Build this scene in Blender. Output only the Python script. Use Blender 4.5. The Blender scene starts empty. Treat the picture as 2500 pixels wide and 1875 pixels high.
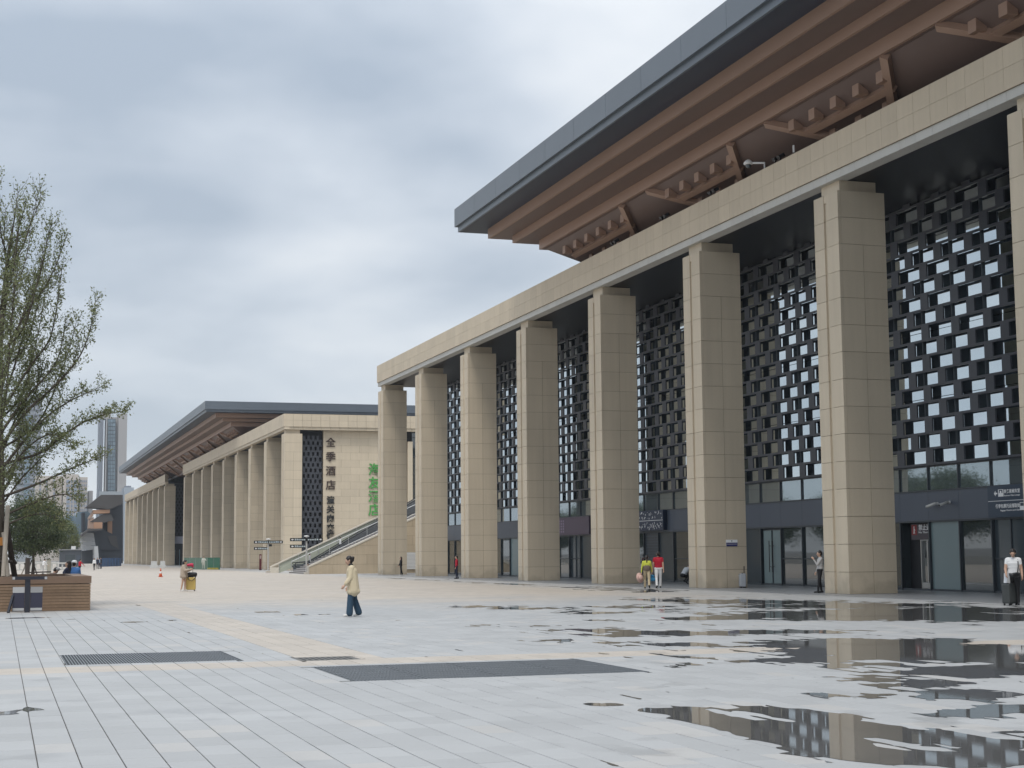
import bpy, bmesh, math, random
import numpy as np
from mathutils import Vector, Matrix
R = math.radians
random.seed(7); rng = np.random.default_rng(11)
scene = bpy.context.scene
C = scene.collection

# ------------------------------------------------------------------ camera
CAM_H = 1.68
PIT, ROL, YAW = 0.1077, -0.0082, 0.3133
cam_d = bpy.data.cameras.new('camera'); cam = bpy.data.objects.new('camera', cam_d); C.objects.link(cam)
cam_d.sensor_fit = 'HORIZONTAL'; cam_d.sensor_width = 36.0; cam_d.lens = 36.0*3846.9/2500
cam_d.clip_start = 0.1; cam_d.clip_end = 9000
fw = Vector((math.sin(YAW)*math.cos(PIT), math.cos(YAW)*math.cos(PIT), math.sin(PIT)))
rt = Vector((math.cos(YAW), -math.sin(YAW), 0)); up = rt.cross(fw)
r2 = rt*math.cos(ROL)+up*math.sin(ROL); u2 = up*math.cos(ROL)-rt*math.sin(ROL)
M = Matrix((r2, u2, -fw)).transposed().to_4x4(); M.translation = (0, 0, CAM_H)
cam.matrix_world = M; scene.camera = cam

# ------------------------------------------------------------------ world: overcast sky
SUN_EL, SUN_AZ = R(62), R(207)      # azimuth clockwise from +Y: light from behind-left of the viewer
world = bpy.data.worlds.new('World'); scene.world = world; world.use_nodes = True
nt = world.node_tree; nt.nodes.clear()
def N(t, **k):
    n = nt.nodes.new(t)
    for a, b in k.items(): setattr(n, a, b)
    return n
L = lambda a, b: nt.links.new(a, b)
out = N('ShaderNodeOutputWorld'); bg = N('ShaderNodeBackground'); L(bg.outputs[0], out.inputs[0])
tc = N('ShaderNodeTexCoord'); sep = N('ShaderNodeSeparateXYZ'); L(tc.outputs['Generated'], sep.inputs[0])
def wm(op, a, b=None, c=None, clamp=False):
    n = N('ShaderNodeMath', operation=op, use_clamp=clamp)
    for i, v in enumerate((a, b, c)):
        if v is None: continue
        if isinstance(v, (int, float)): n.inputs[i].default_value = v
        else: L(v, n.inputs[i])
    return n.outputs[0]
zz = wm('MAXIMUM', sep.outputs[2], 0.0)
den = wm('ADD', zz, 0.24)
cx = wm('DIVIDE', sep.outputs[0], den); cy = wm('DIVIDE', sep.outputs[1], den)
comb = N('ShaderNodeCombineXYZ'); L(cx, comb.inputs[0]); L(cy, comb.inputs[1]); comb.inputs[2].default_value = 0.4
n1 = N('ShaderNodeTexNoise'); n1.inputs['Scale'].default_value = 1.25; n1.inputs['Detail'].default_value = 4; n1.inputs['Roughness'].default_value = .45; n1.inputs['Distortion'].default_value = .35
L(comb.outputs[0], n1.inputs['Vector'])
n2 = N('ShaderNodeTexNoise'); n2.inputs['Scale'].default_value = 3.1; n2.inputs['Detail'].default_value = 4; n2.inputs['Roughness'].default_value = .5
L(comb.outputs[0], n2.inputs['Vector'])
mixn = wm('ADD', wm('MULTIPLY', n1.outputs[0], .80), wm('MULTIPLY', n2.outputs[0], .20))
ramp = N('ShaderNodeValToRGB'); L(mixn, ramp.inputs[0])
cr = ramp.color_ramp; cr.elements[0].position = .39; cr.elements[0].color = (.345, .405, .485, 1)
cr.elements[1].position = .61; cr.elements[1].color = (.75, .775, .80, 1)
e = cr.elements.new(.49); e.color = (.52, .57, .635, 1)
# pale band at the horizon, and the usual rise of an overcast sky towards the zenith
horf = wm('POWER', wm('SUBTRACT', 1.0, zz, clamp=True), 9.0)
mh = N('ShaderNodeMix', data_type='RGBA'); L(wm('MULTIPLY', horf, .72), mh.inputs[0]); L(ramp.outputs[0], mh.inputs[6]); mh.inputs[7].default_value = (.70, .75, .785, 1)
gain = wm('MULTIPLY', wm('ADD', wm('MULTIPLY', wm('MULTIPLY', zz, zz), 1.35), 1.0), .92)
vm = N('ShaderNodeVectorMath', operation='SCALE'); L(mh.outputs[2], vm.inputs[0]); L(gain, vm.inputs[3])
sky = N('ShaderNodeTexSky', sky_type='NISHITA'); sky.sun_disc = False; sky.sun_elevation = SUN_EL; sky.sun_rotation = SUN_AZ
sk = N('ShaderNodeVectorMath', operation='SCALE'); L(sky.outputs[0], sk.inputs[0]); sk.inputs[3].default_value = .09
mx = N('ShaderNodeMix', data_type='RGBA'); mx.inputs[0].default_value = .93
L(sk.outputs[0], mx.inputs[6]); L(vm.outputs[0], mx.inputs[7]); L(mx.outputs[2], bg.inputs[0]); bg.inputs[1].default_value = 1.0

# ------------------------------------------------------------------ sun (veiled)
sd = bpy.data.lights.new('sun', 'SUN'); sd.energy = 1.4; sd.angle = R(16); sd.color = (1, .95, .88)
so = bpy.data.objects.new('sun', sd); C.objects.link(so)
dv = Vector((math.sin(SUN_AZ)*math.cos(SUN_EL), math.cos(SUN_AZ)*math.cos(SUN_EL), math.sin(SUN_EL)))
so.rotation_euler = dv.to_track_quat('Z', 'Y').to_euler(); so.location = (0, 0, 60)
vs = scene.view_settings
vs.view_transform = 'Standard'; vs.look = 'None'; vs.gamma = 1; vs.exposure = 0.38; vs.use_curve_mapping = False
scene.cycles.max_bounces = 6; scene.cycles.glossy_bounces = 4; scene.cycles.transparent_max_bounces = 6
scene.cycles.use_denoising = True

# ------------------------------------------------------------------ materials
MATS = {}
def mat(name, col, rough=.6, splash=0., var=.0, scale=1.0, metal=0., ior=1.45, grain=0., gscale=40., rnd=0., streak=0., bump=0., trans=0., emit=0., col2=None, isl=False):
    """Principled with world-space noise variation (var), fine grain, per-object/island tint (rnd), vertical streak stains"""
    if name in MATS: return MATS[name]
    m = bpy.data.materials.new(name); m.use_nodes = True; t = m.node_tree; MATS[name] = m
    b = t.nodes['Principled BSDF']; b.inputs['Roughness'].default_value = rough; b.inputs['Metallic'].default_value = metal; b.inputs['IOR'].default_value = ior
    b.inputs['Base Color'].default_value = (*col, 1)
    if emit: b.inputs['Emission Color'].default_value = (*col, 1); b.inputs['Emission Strength'].default_value = emit
    def nn(ty, **k):
        n = t.nodes.new(ty)
        for a, v in k.items(): setattr(n, a, v)
        return n
    def mm(op, a, c):
        n = nn('ShaderNodeMath', operation=op)
        for i, v in enumerate((a, c)):
            if isinstance(v, (int, float)): n.inputs[i].default_value = v
            else: t.links.new(v, n.inputs[i])
        return n.outputs[0]
    if not (var or grain or rnd or streak or col2 or splash): return m
    g = nn('ShaderNodeNewGeometry'); f = None
    def addf(v):
        nonlocal f
        f = v if f is None else mm('ADD', f, v)
    if var:
        n = nn('ShaderNodeTexNoise'); n.inputs['Scale'].default_value = scale; n.inputs['Detail'].default_value = 5; t.links.new(g.outputs['Position'], n.inputs['Vector'])
        addf(mm('MULTIPLY', mm('SUBTRACT', n.outputs[0], .5), 2*var))
    if grain:
        n = nn('ShaderNodeTexNoise'); n.inputs['Scale'].default_value = gscale; n.inputs['Detail'].default_value = 3; t.links.new(g.outputs['Position'], n.inputs['Vector'])
        addf(mm('MULTIPLY', mm('SUBTRACT', n.outputs[0], .5), 2*grain))
        if bump:
            bp = nn('ShaderNodeBump'); bp.inputs['Strength'].default_value = bump; bp.inputs['Distance'].default_value = .01
            t.links.new(n.outputs[0], bp.inputs['Height']); t.links.new(bp.outputs[0], b.inputs['Normal'])
    if streak:
        mp = nn('ShaderNodeMapping'); mp.inputs['Scale'].default_value = (2.2, 2.2, .10); t.links.new(g.outputs['Position'], mp.inputs[0])
        n = nn('ShaderNodeTexNoise'); n.inputs['Scale'].default_value = 1.6; n.inputs['Detail'].default_value = 6; t.links.new(mp.outputs[0], n.inputs['Vector'])
        addf(mm('MULTIPLY', mm('SUBTRACT', n.outputs[0], .52), 2*streak))
    if splash:      # rain splash and dirt round the foot of a wall, in patches
        sx_ = nn('ShaderNodeSeparateXYZ'); t.links.new(g.outputs['Position'], sx_.inputs[0])
        n = nn('ShaderNodeTexNoise'); n.inputs['Scale'].default_value = .9; n.inputs['Detail'].default_value = 5; t.links.new(g.outputs['Position'], n.inputs['Vector'])
        mr = nn('ShaderNodeMapRange', interpolation_type='SMOOTHSTEP'); t.links.new(mm('SUBTRACT', mm('MULTIPLY', n.outputs[0], 2.6), sx_.outputs[2]), mr.inputs[0]); mr.inputs[1].default_value = .55; mr.inputs[2].default_value = 1.15; mr.inputs[3].default_value = 0; mr.inputs[4].default_value = -splash
        addf(mr.outputs[0])
    if rnd:
        oi = nn('ShaderNodeObjectInfo')
        r_ = g.outputs['Random Per Island'] if isl else mm('FRACT', mm('ADD', oi.outputs['Random'], g.outputs['Random Per Island']), 0)
        addf(mm('MULTIPLY', mm('SUBTRACT', r_, .5), 2*rnd))
    if col2:
        mixn_ = nn('ShaderNodeMix', data_type='RGBA'); mixn_.inputs[6].default_value = (*col, 1); mixn_.inputs[7].default_value = (*col2, 1)
        n = nn('ShaderNodeMath', operation='ADD', use_clamp=True); n.inputs[1].default_value = .5; t.links.new(f, n.inputs[0]); t.links.new(n.outputs[0], mixn_.inputs[0])
        t.links.new(mixn_.outputs[2], b.inputs['Base Color'])
    else:
        v = nn('ShaderNodeVectorMath', operation='SCALE'); v.inputs[0].default_value = col
        t.links.new(mm('ADD', f, 1.0), v.inputs[3]); t.links.new(v.outputs[0], b.inputs['Base Color'])
    return m

stone = mat('cream_limestone', (.55, .468, .352), .62, var=.07, scale=.6, grain=.05, gscale=22, rnd=.045, streak=.09, splash=.22)
stone_w = mat('pale_stone_band', (.50, .49, .455), .6, var=.05, scale=.8, rnd=.04, streak=.06)
joint = mat('stone_joint', (.23, .19, .14), .9)
joint2 = mat('groove_joint', (.36, .29, .20), .8)
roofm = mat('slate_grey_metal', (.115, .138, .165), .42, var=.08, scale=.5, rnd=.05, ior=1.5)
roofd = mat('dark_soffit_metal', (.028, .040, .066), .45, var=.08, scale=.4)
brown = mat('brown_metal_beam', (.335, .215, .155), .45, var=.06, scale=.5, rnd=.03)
brownd = mat('brown_soffit_shaded', (.152, .104, .088), .5, var=.08, scale=.4)  # darker copy of the beam brown, underside shade put into the colour
darkwall = mat('dark_interior', (.012, .013, .016), .6)
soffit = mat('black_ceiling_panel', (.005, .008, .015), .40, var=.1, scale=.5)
lat = mat('charcoal_screen_metal', (.052, .056, .068), .42, rnd=.06, var=.05, scale=.7)
framem = mat('charcoal_mullion', (.045, .055, .065), .4)
panelm = mat('blue_grey_panel', (.075, .092, .122), .38, rnd=.04, var=.04, scale=.5)
mirror = mat('reflective_blue_glass', (.56, .63, .67), .015, metal=1.)
glassd = mat('dark_shop_glass', (.035, .045, .047), .02, ior=2.1)
palegl = mat('frosted_teal_glass', (.19, .255, .265), .22, ior=1.5, var=.03, scale=.5)
dgrey = mat('dark_grey_glass', (.055, .07, .08), .15, ior=1.6)
steel = mat('brushed_steel', (.55, .55, .54), .35, metal=1.)
black = mat('black_plastic', (.015, .015, .017), .45)
white = mat('white_paint', (.75, .75, .74), .5)
whitel = mat('white_lettering', (.80, .80, .80), .5)

# ------------------------------------------------------------------ mesh helpers
class MB:
    def __init__(s): s.v = []; s.f = []
    def poly(s, pts, faces):
        o = len(s.v); s.v += [tuple(p) for p in pts]; s.f += [tuple(i+o for i in f) for f in faces]; return s
    def box(s, x0, x1, y0, y1, z0, z1):
        return s.poly([(x0,y0,z0),(x1,y0,z0),(x1,y1,z0),(x0,y1,z0),(x0,y0,z1),(x1,y0,z1),(x1,y1,z1),(x0,y1,z1)],
                      [(0,3,2,1),(4,5,6,7),(0,1,5,4),(1,2,6,5),(2,3,7,6),(3,0,4,7)])
    def prism(s, pts2, axis, a, b):
        """extrude a closed 2-D outline along axis ('x','y','z') from a to b"""
        n = len(pts2)
        def P(p, t): return {'x': (t, p[0], p[1]), 'y': (p[0], t, p[1]), 'z': (p[0], p[1], t)}[axis]
        return s.poly([P(p, a) for p in pts2]+[P(p, b) for p in pts2],
                      [tuple(range(n))[::-1], tuple(range(n, 2*n))]+[(i, (i+1) % n, n+(i+1) % n, n+i) for i in range(n)])
    def tube(s, pts, rad, n=8, cap=True):
        pts = [Vector(p) for p in pts]
        rad = rad if hasattr(rad, '__len__') else [rad]*len(pts)
        o = len(s.v)
        for k, p in enumerate(pts):
            d = (pts[min(k+1, len(pts)-1)]-pts[max(k-1, 0)]).normalized()
            a = d.orthogonal().normalized() if abs(d.z) > .9 else d.cross(Vector((0,0,1))).normalized()
            if k and a.dot(pa) < 0: a = -a
            pa = a; b_ = d.cross(a)
            for i in range(n):
                t = 2*math.pi*i/n; s.v.append(tuple(p+(a*math.cos(t)+b_*math.sin(t))*rad[k]))
        for k in range(len(pts)-1):
            for i in range(n):
                j = (i+1) % n; s.f.append((o+k*n+i, o+k*n+j, o+(k+1)*n+j, o+(k+1)*n+i))
        if cap:
            s.f.append(tuple(o+i for i in range(n))[::-1]); e_ = o+(len(pts)-1)*n; s.f.append(tuple(e_+i for i in range(n)))
        return s
    def beam(s, p, q, w, h, upv=(0,0,1)):
        """rectangular bar from p to q, w across, h along upv"""
        p, q, u = Vector(p), Vector(q), Vector(upv); d = (q-p).normalized(); a = d.cross(u).normalized(); u = a.cross(d)
        P = []
        for c in (p, q):
            for i, j in ((-1,-1),(1,-1),(1,1),(-1,1)): P.append(c+a*i*w/2+u*j*h/2)
        return s.poly(P, [(0,3,2,1),(4,5,6,7),(0,1,5,4),(1,2,6,5),(2,3,7,6),(3,0,4,7)])
    def ball(s, c, r, n=10, m=6):
        r = r if hasattr(r, '__len__') else (r, r, r); o = len(s.v)
        s.v.append((c[0], c[1], c[2]-r[2]))
        for k in range(1, m):
            t = math.pi*k/m
            for i in range(n):
                u = 2*math.pi*i/n; s.v.append((c[0]+r[0]*math.sin(t)*math.cos(u), c[1]+r[1]*math.sin(t)*math.sin(u), c[2]-r[2]*math.cos(t)))
        s.v.append((c[0], c[1], c[2]+r[2])); top = len(s.v)-1
        for i in range(n):
            j = (i+1) % n; s.f.append((o, o+1+j, o+1+i)); s.f.append((top, top-n+i, top-n+j))
            for k in range(m-2): s.f.append((o+1+k*n+i, o+1+k*n+j, o+1+(k+1)*n+j, o+1+(k+1)*n+i))
        return s
    def lathe(s, prof, n=14, c=(0,0,0)):
        o = len(s.v)
        for r_, z in prof:
            for i in range(n): u = 2*math.pi*i/n; s.v.append((c[0]+r_*math.cos(u), c[1]+r_*math.sin(u), c[2]+z))
        for k in range(len(prof)-1):
            for i in range(n): j = (i+1) % n; s.f.append((o+k*n+i, o+k*n+j, o+(k+1)*n+j, o+(k+1)*n+i))
        s.f.append(tuple(o+i for i in range(n))[::-1]); e_ = o+(len(prof)-1)*n; s.f.append(tuple(e_+i for i in range(n)))
        return s
    def mesh(s, name, *mats, smooth=False):
        me = bpy.data.meshes.new(name); me.from_pydata(s.v, [], s.f)
        for m in mats:
            if m: me.materials.append(m)
        if smooth: me.polygons.foreach_set('use_smooth', [True]*len(me.polygons))
        me.update(); return me
    def build(s, name, m, parent=None, loc=(0,0,0), smooth=False, bevel=0):
        me = s.mesh(name, m, smooth=smooth)
        if bevel:
            bm = bmesh.new(); bm.from_mesh(me); bmesh.ops.bevel(bm, geom=bm.edges[:], offset=bevel, segments=2, affect='EDGES', profile=.6); bm.to_mesh(me); bm.free()
        return link(name, me, parent, loc)
def link(name, me, parent=None, loc=(0,0,0)):
    o = bpy.data.objects.new(name, me); C.objects.link(o); o.location = loc
    if parent is not None: o.parent = parent
    return o
def empty(name, loc=(0,0,0), rz=0.):
    o = bpy.data.objects.new(name, None); C.objects.link(o); o.location = loc; o.rotation_euler = (0, 0, rz); o.empty_display_size = .2; return o
def tag(o, label=None, cat=None, group=None, kind=None):
    if label: o['label'] = label
    if cat: o['category'] = cat
    if group: o['group'] = group
    if kind: o['kind'] = kind
    return o
BC = {}
def bmesh_box(name, sx, sy, sz, m):
    k = (name, round(sx, 4), round(sy, 4), round(sz, 4), m.name)
    if k not in BC: BC[k] = MB().box(-sx/2, sx/2, -sy/2, sy/2, -sz/2, sz/2).mesh(name, m)
    return BC[k]
def boxo(name, x0, x1, y0, y1, z0, z1, m, parent=None, org=(0,0,0)):
    """axis-aligned box object sharing its mesh with boxes of the same size; org = parent's world position"""
    me = bmesh_box(name, x1-x0, y1-y0, z1-z0, m)
    return link(name, me, parent, ((x0+x1)/2-org[0], (y0+y1)/2-org[1], (z0+z1)/2-org[2]))
def copy_tree(o, parent=None):
    c = o.copy(); C.objects.link(c)
    if parent is not None: c.parent = parent
    for ch in list(o.children): copy_tree(ch, c)
    return c
def text_mesh(body, size, m, ext=.02, bold=.0, ax='CENTER', ay='CENTER'):
    cu = bpy.data.curves.new('txt', 'FONT'); cu.body = body; cu.size = size; cu.extrude = ext; cu.offset = bold; cu.align_x = ax; cu.align_y = ay; cu.resolution_u = 2
    o = bpy.data.objects.new('txt', cu); C.objects.link(o)
    dg = bpy.context.evaluated_depsgraph_get(); me = bpy.data.meshes.new_from_object(o.evaluated_get(dg)); me.materials.clear(); me.materials.append(m)
    C.objects.unlink(o); bpy.data.objects.remove(o); bpy.data.curves.remove(cu); return me
def ray(px, py):
    """direction through a photograph pixel (2500 x 1875)"""
    return fw+r2*((px-1250)/3846.9)-u2*((py-937.5)/3846.9)
def gnd(px, py, z=0.):
    d = ray(px, py); t = (z-CAM_H)/d.z; return Vector((0, 0, CAM_H))+d*t
def onX(px, py, X): d = ray(px, py); return Vector((0, 0, CAM_H))+d*(X/d.x)
def onY(px, py, Y): d = ray(px, py); return Vector((0, 0, CAM_H))+d*(Y/d.y)
# ------------------------------------------------------------------ ground
TW, TL = .335, .67
def paver_material(name, joints):
    m = bpy.data.materials.new(name); m.use_nodes = True; t = m.node_tree; b = t.nodes['Principled BSDF']
    def nn(ty, **k):
        n = t.nodes.new(ty)
        for a, v in k.items(): setattr(n, a, v)
        return n
    def mm(op, a, c=None, d=None, clamp=False):
        n = nn('ShaderNodeMath', operation=op, use_clamp=clamp)
        for i, v in enumerate((a, c, d)):
            if v is None: continue
            if isinstance(v, (int, float)): n.inputs[i].default_value = v
            else: t.links.new(v, n.inputs[i])
        return n.outputs[0]
    def noise(sc, det=4, vec=None, rough=.55):
        n = nn('ShaderNodeTexNoise'); n.inputs['Scale'].default_value = sc; n.inputs['Detail'].default_value = det; n.inputs['Roughness'].default_value = rough
        t.links.new(vec or g.outputs['Position'], n.inputs['Vector']); return n.outputs[0]
    def ss(v, a, b_):
        n = nn('ShaderNodeMapRange', interpolation_type='SMOOTHSTEP'); t.links.new(v, n.inputs[0]); n.inputs[1].default_value = a; n.inputs[2].default_value = b_; return n.outputs[0]
    g = nn('ShaderNodeNewGeometry'); s = nn('ShaderNodeSeparateXYZ'); t.links.new(g.outputs['Position'], s.inputs[0])
    X, Y = s.outputs[0], s.outputs[1]
    u = mm('DIVIDE', X, TW); i = mm('FLOOR', u)
    v = mm('ADD', mm('DIVIDE', Y, TL), mm('MULTIPLY', mm('MODULO', mm('ADD', i, 400.), 2.), .5)); j = mm('FLOOR', v)
    cb = nn('ShaderNodeCombineXYZ'); t.links.new(i, cb.inputs[0]); t.links.new(j, cb.inputs[1])
    wn = nn('ShaderNodeTexWhiteNoise', noise_dimensions='2D'); t.links.new(cb.outputs[0], wn.inputs[0])
    stain = noise(.33, 6); blot = noise(1.1, 5); fine = noise(55, 3)
    tint = mm('ADD', .99, mm('MULTIPLY', mm('SUBTRACT', wn.outputs[0], .5), .12))
    tint = mm('ADD', tint, mm('MULTIPLY', mm('SUBTRACT', stain, .5), .36))
    tint = mm('ADD', tint, mm('MULTIPLY', mm('SUBTRACT', fine, .5), .16))
    damp = mm('MULTIPLY', ss(blot, .53, .62), ss(stain, .48, .60))
    tint = mm('MULTIPLY', tint, mm('SUBTRACT', 1.0, mm('MULTIPLY', damp, .14)))
    # cream courses let into the grey, and the cream field farther out
    def band(v, a, b_): return mm('MULTIPLY', mm('GREATER_THAN', v, a), mm('LESS_THAN', v, b_))
    st = mm('MAXIMUM', mm('MULTIPLY', band(Y, 24.2, 25.5), .9), mm('MULTIPLY', mm('MULTIPLY', band(X, 4.69, 6.03), band(Y, 25.4, 60)), .9))
    st = mm('MAXIMUM', st, mm('MULTIPLY', mm('GREATER_THAN', wn.outputs[0], .93), .2))
    far = ss(mm('ADD', Y, mm('MULTIPLY', mm('SUBTRACT', stain, .5), 26.)), 46, 66)
    far = mm('MULTIPLY', far, mm('SUBTRACT', 1.0, mm('MULTIPLY', ss(X, 24.5, 29), .8)))
    cream = mm('MAXIMUM', st, far)
    pk = noise(.12, 3)
    c1 = nn('ShaderNodeMix', data_type='RGBA'); t.links.new(pk, c1.inputs[0]); c1.inputs[6].default_value = (.455, .395, .32, 1); c1.inputs[7].default_value = (.42, .375, .33, 1)
    c2 = nn('ShaderNodeMix', data_type='RGBA'); t.links.new(cream, c2.inputs[0]); c2.inputs[6].default_value = (.355, .360, .360, 1); t.links.new(c1.outputs[2], c2.inputs[7])
    if joints:
        fu = mm('ABSOLUTE', mm('SUBTRACT', mm('FRACT', u), .5)); fv = mm('ABSOLUTE', mm('SUBTRACT', mm('FRACT', v), .5))
        jm = mm('MAXIMUM', mm('GREATER_THAN', fu, .486), mm('GREATER_THAN', fv, .493))
        tint = mm('MULTIPLY', tint, mm('SUBTRACT', 1.0, mm('MULTIPLY', jm, .5)))
    sc = nn('ShaderNodeVectorMath', operation='SCALE'); t.links.new(c2.outputs[2], sc.inputs[0]); t.links.new(tint, sc.inputs[3])
    t.links.new(sc.outputs[0], b.inputs['Base Color'])
    t.links.new(mm('SUBTRACT', mm('ADD', .46, mm('MULTIPLY', blot, .28)), mm('MULTIPLY', damp, .18)), b.inputs['Roughness'])
    bp = nn('ShaderNodeBump'); bp.inputs['Strength'].default_value = .25; bp.inputs['Distance'].default_value = .004; t.links.new(fine, bp.inputs['Height']); t.links.new(bp.outputs[0], b.inputs['Normal'])
    MATS[name] = m; return m
pav = paver_material('granite_paver', False); pavf = paver_material('granite_paving_far', True)
bed = mat('joint_sand', (.10, .095, .085), .95)
ground = MB().poly([(-4000,-3000,-.03),(4000,-3000,-.03),(4000,6000,-.03),(-4000,6000,-.03)], [(0,1,2,3)]).build('ground', mat('city_ground', (.20,.195,.185), .9, var=.2, scale=.02))
tag(ground, kind='structure')
YT = 45.56
# plaza: the joint bed under the laid slabs, and beyond them the same paving as one sheet
plaza = empty('plaza'); tag(plaza, kind='structure')
MB().poly([(-8,4,0),(30.2,4,0),(30.2,YT,0),(-8,YT,0)], [(0,1,2,3)]).build('paving_bed', bed, plaza)
MB().poly([(-90,YT,.010),(70,YT,.010),(70,700,.010),(-90,700,.010)], [(0,1,2,3)]).build('paving_far', pavf, plaza)
MB().poly([(-90,-120,.010),(-8,-120,.010),(-8,YT,.010),(-90,YT,.010)], [(0,1,2,3)]).build('paving_far', pavf, plaza)
MB().poly([(-8,-120,.010),(70,-120,.010),(70,4,.010),(-8,4,.010)], [(0,1,2,3)]).build('paving_far', pavf, plaza)
HOLES = [(1.03,3.79,25.95,28.65), (4.52,8.80,20.95,23.92), (4.62,5.62,25.32,26.25)]
slabs = []
for i in range(int(-3/TW), int(30.2/TW)+1):
    off = .5*((i+400) % 2)
    for j in range(int(10/TL)-1, int(YT/TL)+2):
        x0, x1 = i*TW+.0048, (i+1)*TW-.0048; y0, y1 = (j-off)*TL+.0048, (j+1-off)*TL-.0048
        y1 = min(y1, YT); x1 = min(x1, 30.19)
        if y1-y0 < .05 or x1-x0 < .05: continue
        yc, xc = (y0+y1)/2, (x0+x1)/2
        if yc < 9 or xc > .80*yc+2.2 or xc < -.02*yc-1.2: continue
        drop = False
        for a, b_, c_, d_ in HOLES:
            if x1 <= a or x0 >= b_ or y1 <= c_ or y0 >= d_: continue
            ox = min(x1, b_)-max(x0, a); oy = min(y1, d_)-max(y0, c_)
            if ox >= x1-x0-.01 and oy >= y1-y0-.01: drop = True; break
            if ox/(x1-x0) < oy/(y1-y0):
                if x0 < a: x1 = a
                else: x0 = b_
            else:
                if y0 < c_: y1 = c_
                else: y0 = d_
        if drop or x1-x0 < .02 or y1-y0 < .02: continue
        slabs.append((x0, x1, y0, y1))
def in_view(s):
    xc, yc = (s[0]+s[1])/2, (s[2]+s[3])/2
    return yc > 12.5 and -.1 < xc < .745*yc
vis = sorted([s for s in slabs if in_view(s)], key=lambda s: s[2])
near = set(vis[:300])
rest = MB()
for s in slabs:
    zt = .012+random.uniform(-.0012, .0012); x0, x1, y0, y1 = s; c = .004
    if s in near:
        k = ('paving_slab', round(x1-x0, 3), round(y1-y0, 3))
        if k not in BC:
            a, b_ = (x1-x0)/2, (y1-y0)/2
            BC[k] = MB().poly([(-a,-b_,0),(a,-b_,0),(a,b_,0),(-a,b_,0),(-a,-b_,.009),(a,-b_,.009),(a,b_,.009),(-a,b_,.009),(-a+c,-b_+c,.012),(a-c,-b_+c,.012),(a-c,b_-c,.012),(-a+c,b_-c,.012)],
                [(0,1,5,4),(1,2,6,5),(2,3,7,6),(3,0,4,7),(4,5,9,8),(5,6,10,9),(6,7,11,10),(7,4,8,11),(8,9,10,11)]).mesh('paving_slab', pav)
        o = link('paving_slab', BC[k], plaza, ((x0+x1)/2, (y0+y1)/2, zt-.012))
        o.rotation_euler = (random.uniform(-.0016,.0016), random.uniform(-.0016,.0016), 0)
    else:
        d = [random.uniform(-.0006,.0006) for _ in range(4)]
        rest.poly([(x0,y0,0),(x1,y0,0),(x1,y1,0),(x0,y1,0),(x0,y0,zt-.003),(x1,y0,zt-.003),(x1,y1,zt-.003),(x0,y1,zt-.003),(x0+c,y0+c,zt+d[0]),(x1-c,y0+c,zt+d[1]),(x1-c,y1-c,zt+d[2]),(x0+c,y1-c,zt+d[3])],
            [(0,1,5,4),(1,2,6,5),(2,3,7,6),(3,0,4,7),(4,5,9,8),(5,6,10,9),(6,7,11,10),(7,4,8,11),(8,9,10,11)])
tag(rest.build('paving_slabs', pav, plaza), kind='stuff')
# walkway under the colonnade: greyer stone, with canopy shade put into its colour
walk = MB().box(30.2, 37.3, -30, 141, -.02, .022).build('walkway', mat('shaded_grey_granite', (.235,.24,.245), .38, var=.12, scale=.5, grain=.06, gscale=30)); tag(walk, kind='structure')

# ---- standing water: contour of an uneven surface (marching squares), one flat sheet per grid
def vnoise(x, y, seed):
    xi = np.floor(x).astype(np.int64); yi = np.floor(y).astype(np.int64); xf = x-xi; yf = y-yi
    def h(a, b_):
        n = (a*374761393+b_*668265263+seed*144665) & 0x7fffffff; n = (n ^ (n >> 13))*1274126177 & 0x7fffffff
        return ((n ^ (n >> 16)) & 0xffff)/65535.
    u = xf*xf*(3-2*xf); v = yf*yf*(3-2*yf)
    return (h(xi, yi)*(1-u)+h(xi+1, yi)*u)*(1-v)+(h(xi, yi+1)*(1-u)+h(xi+1, yi+1)*u)*v
def fbm(x, y, seed, o=4):
    s = 0; a = .5
    for k in range(o): s = s+a*vnoise(x*2**k+seed*7.3, y*2**k+seed*3.1, seed+k); a *= .5
    return s-.47
BL = []   # (px, py, half-size along X in m, along Y in m, strength)
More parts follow.
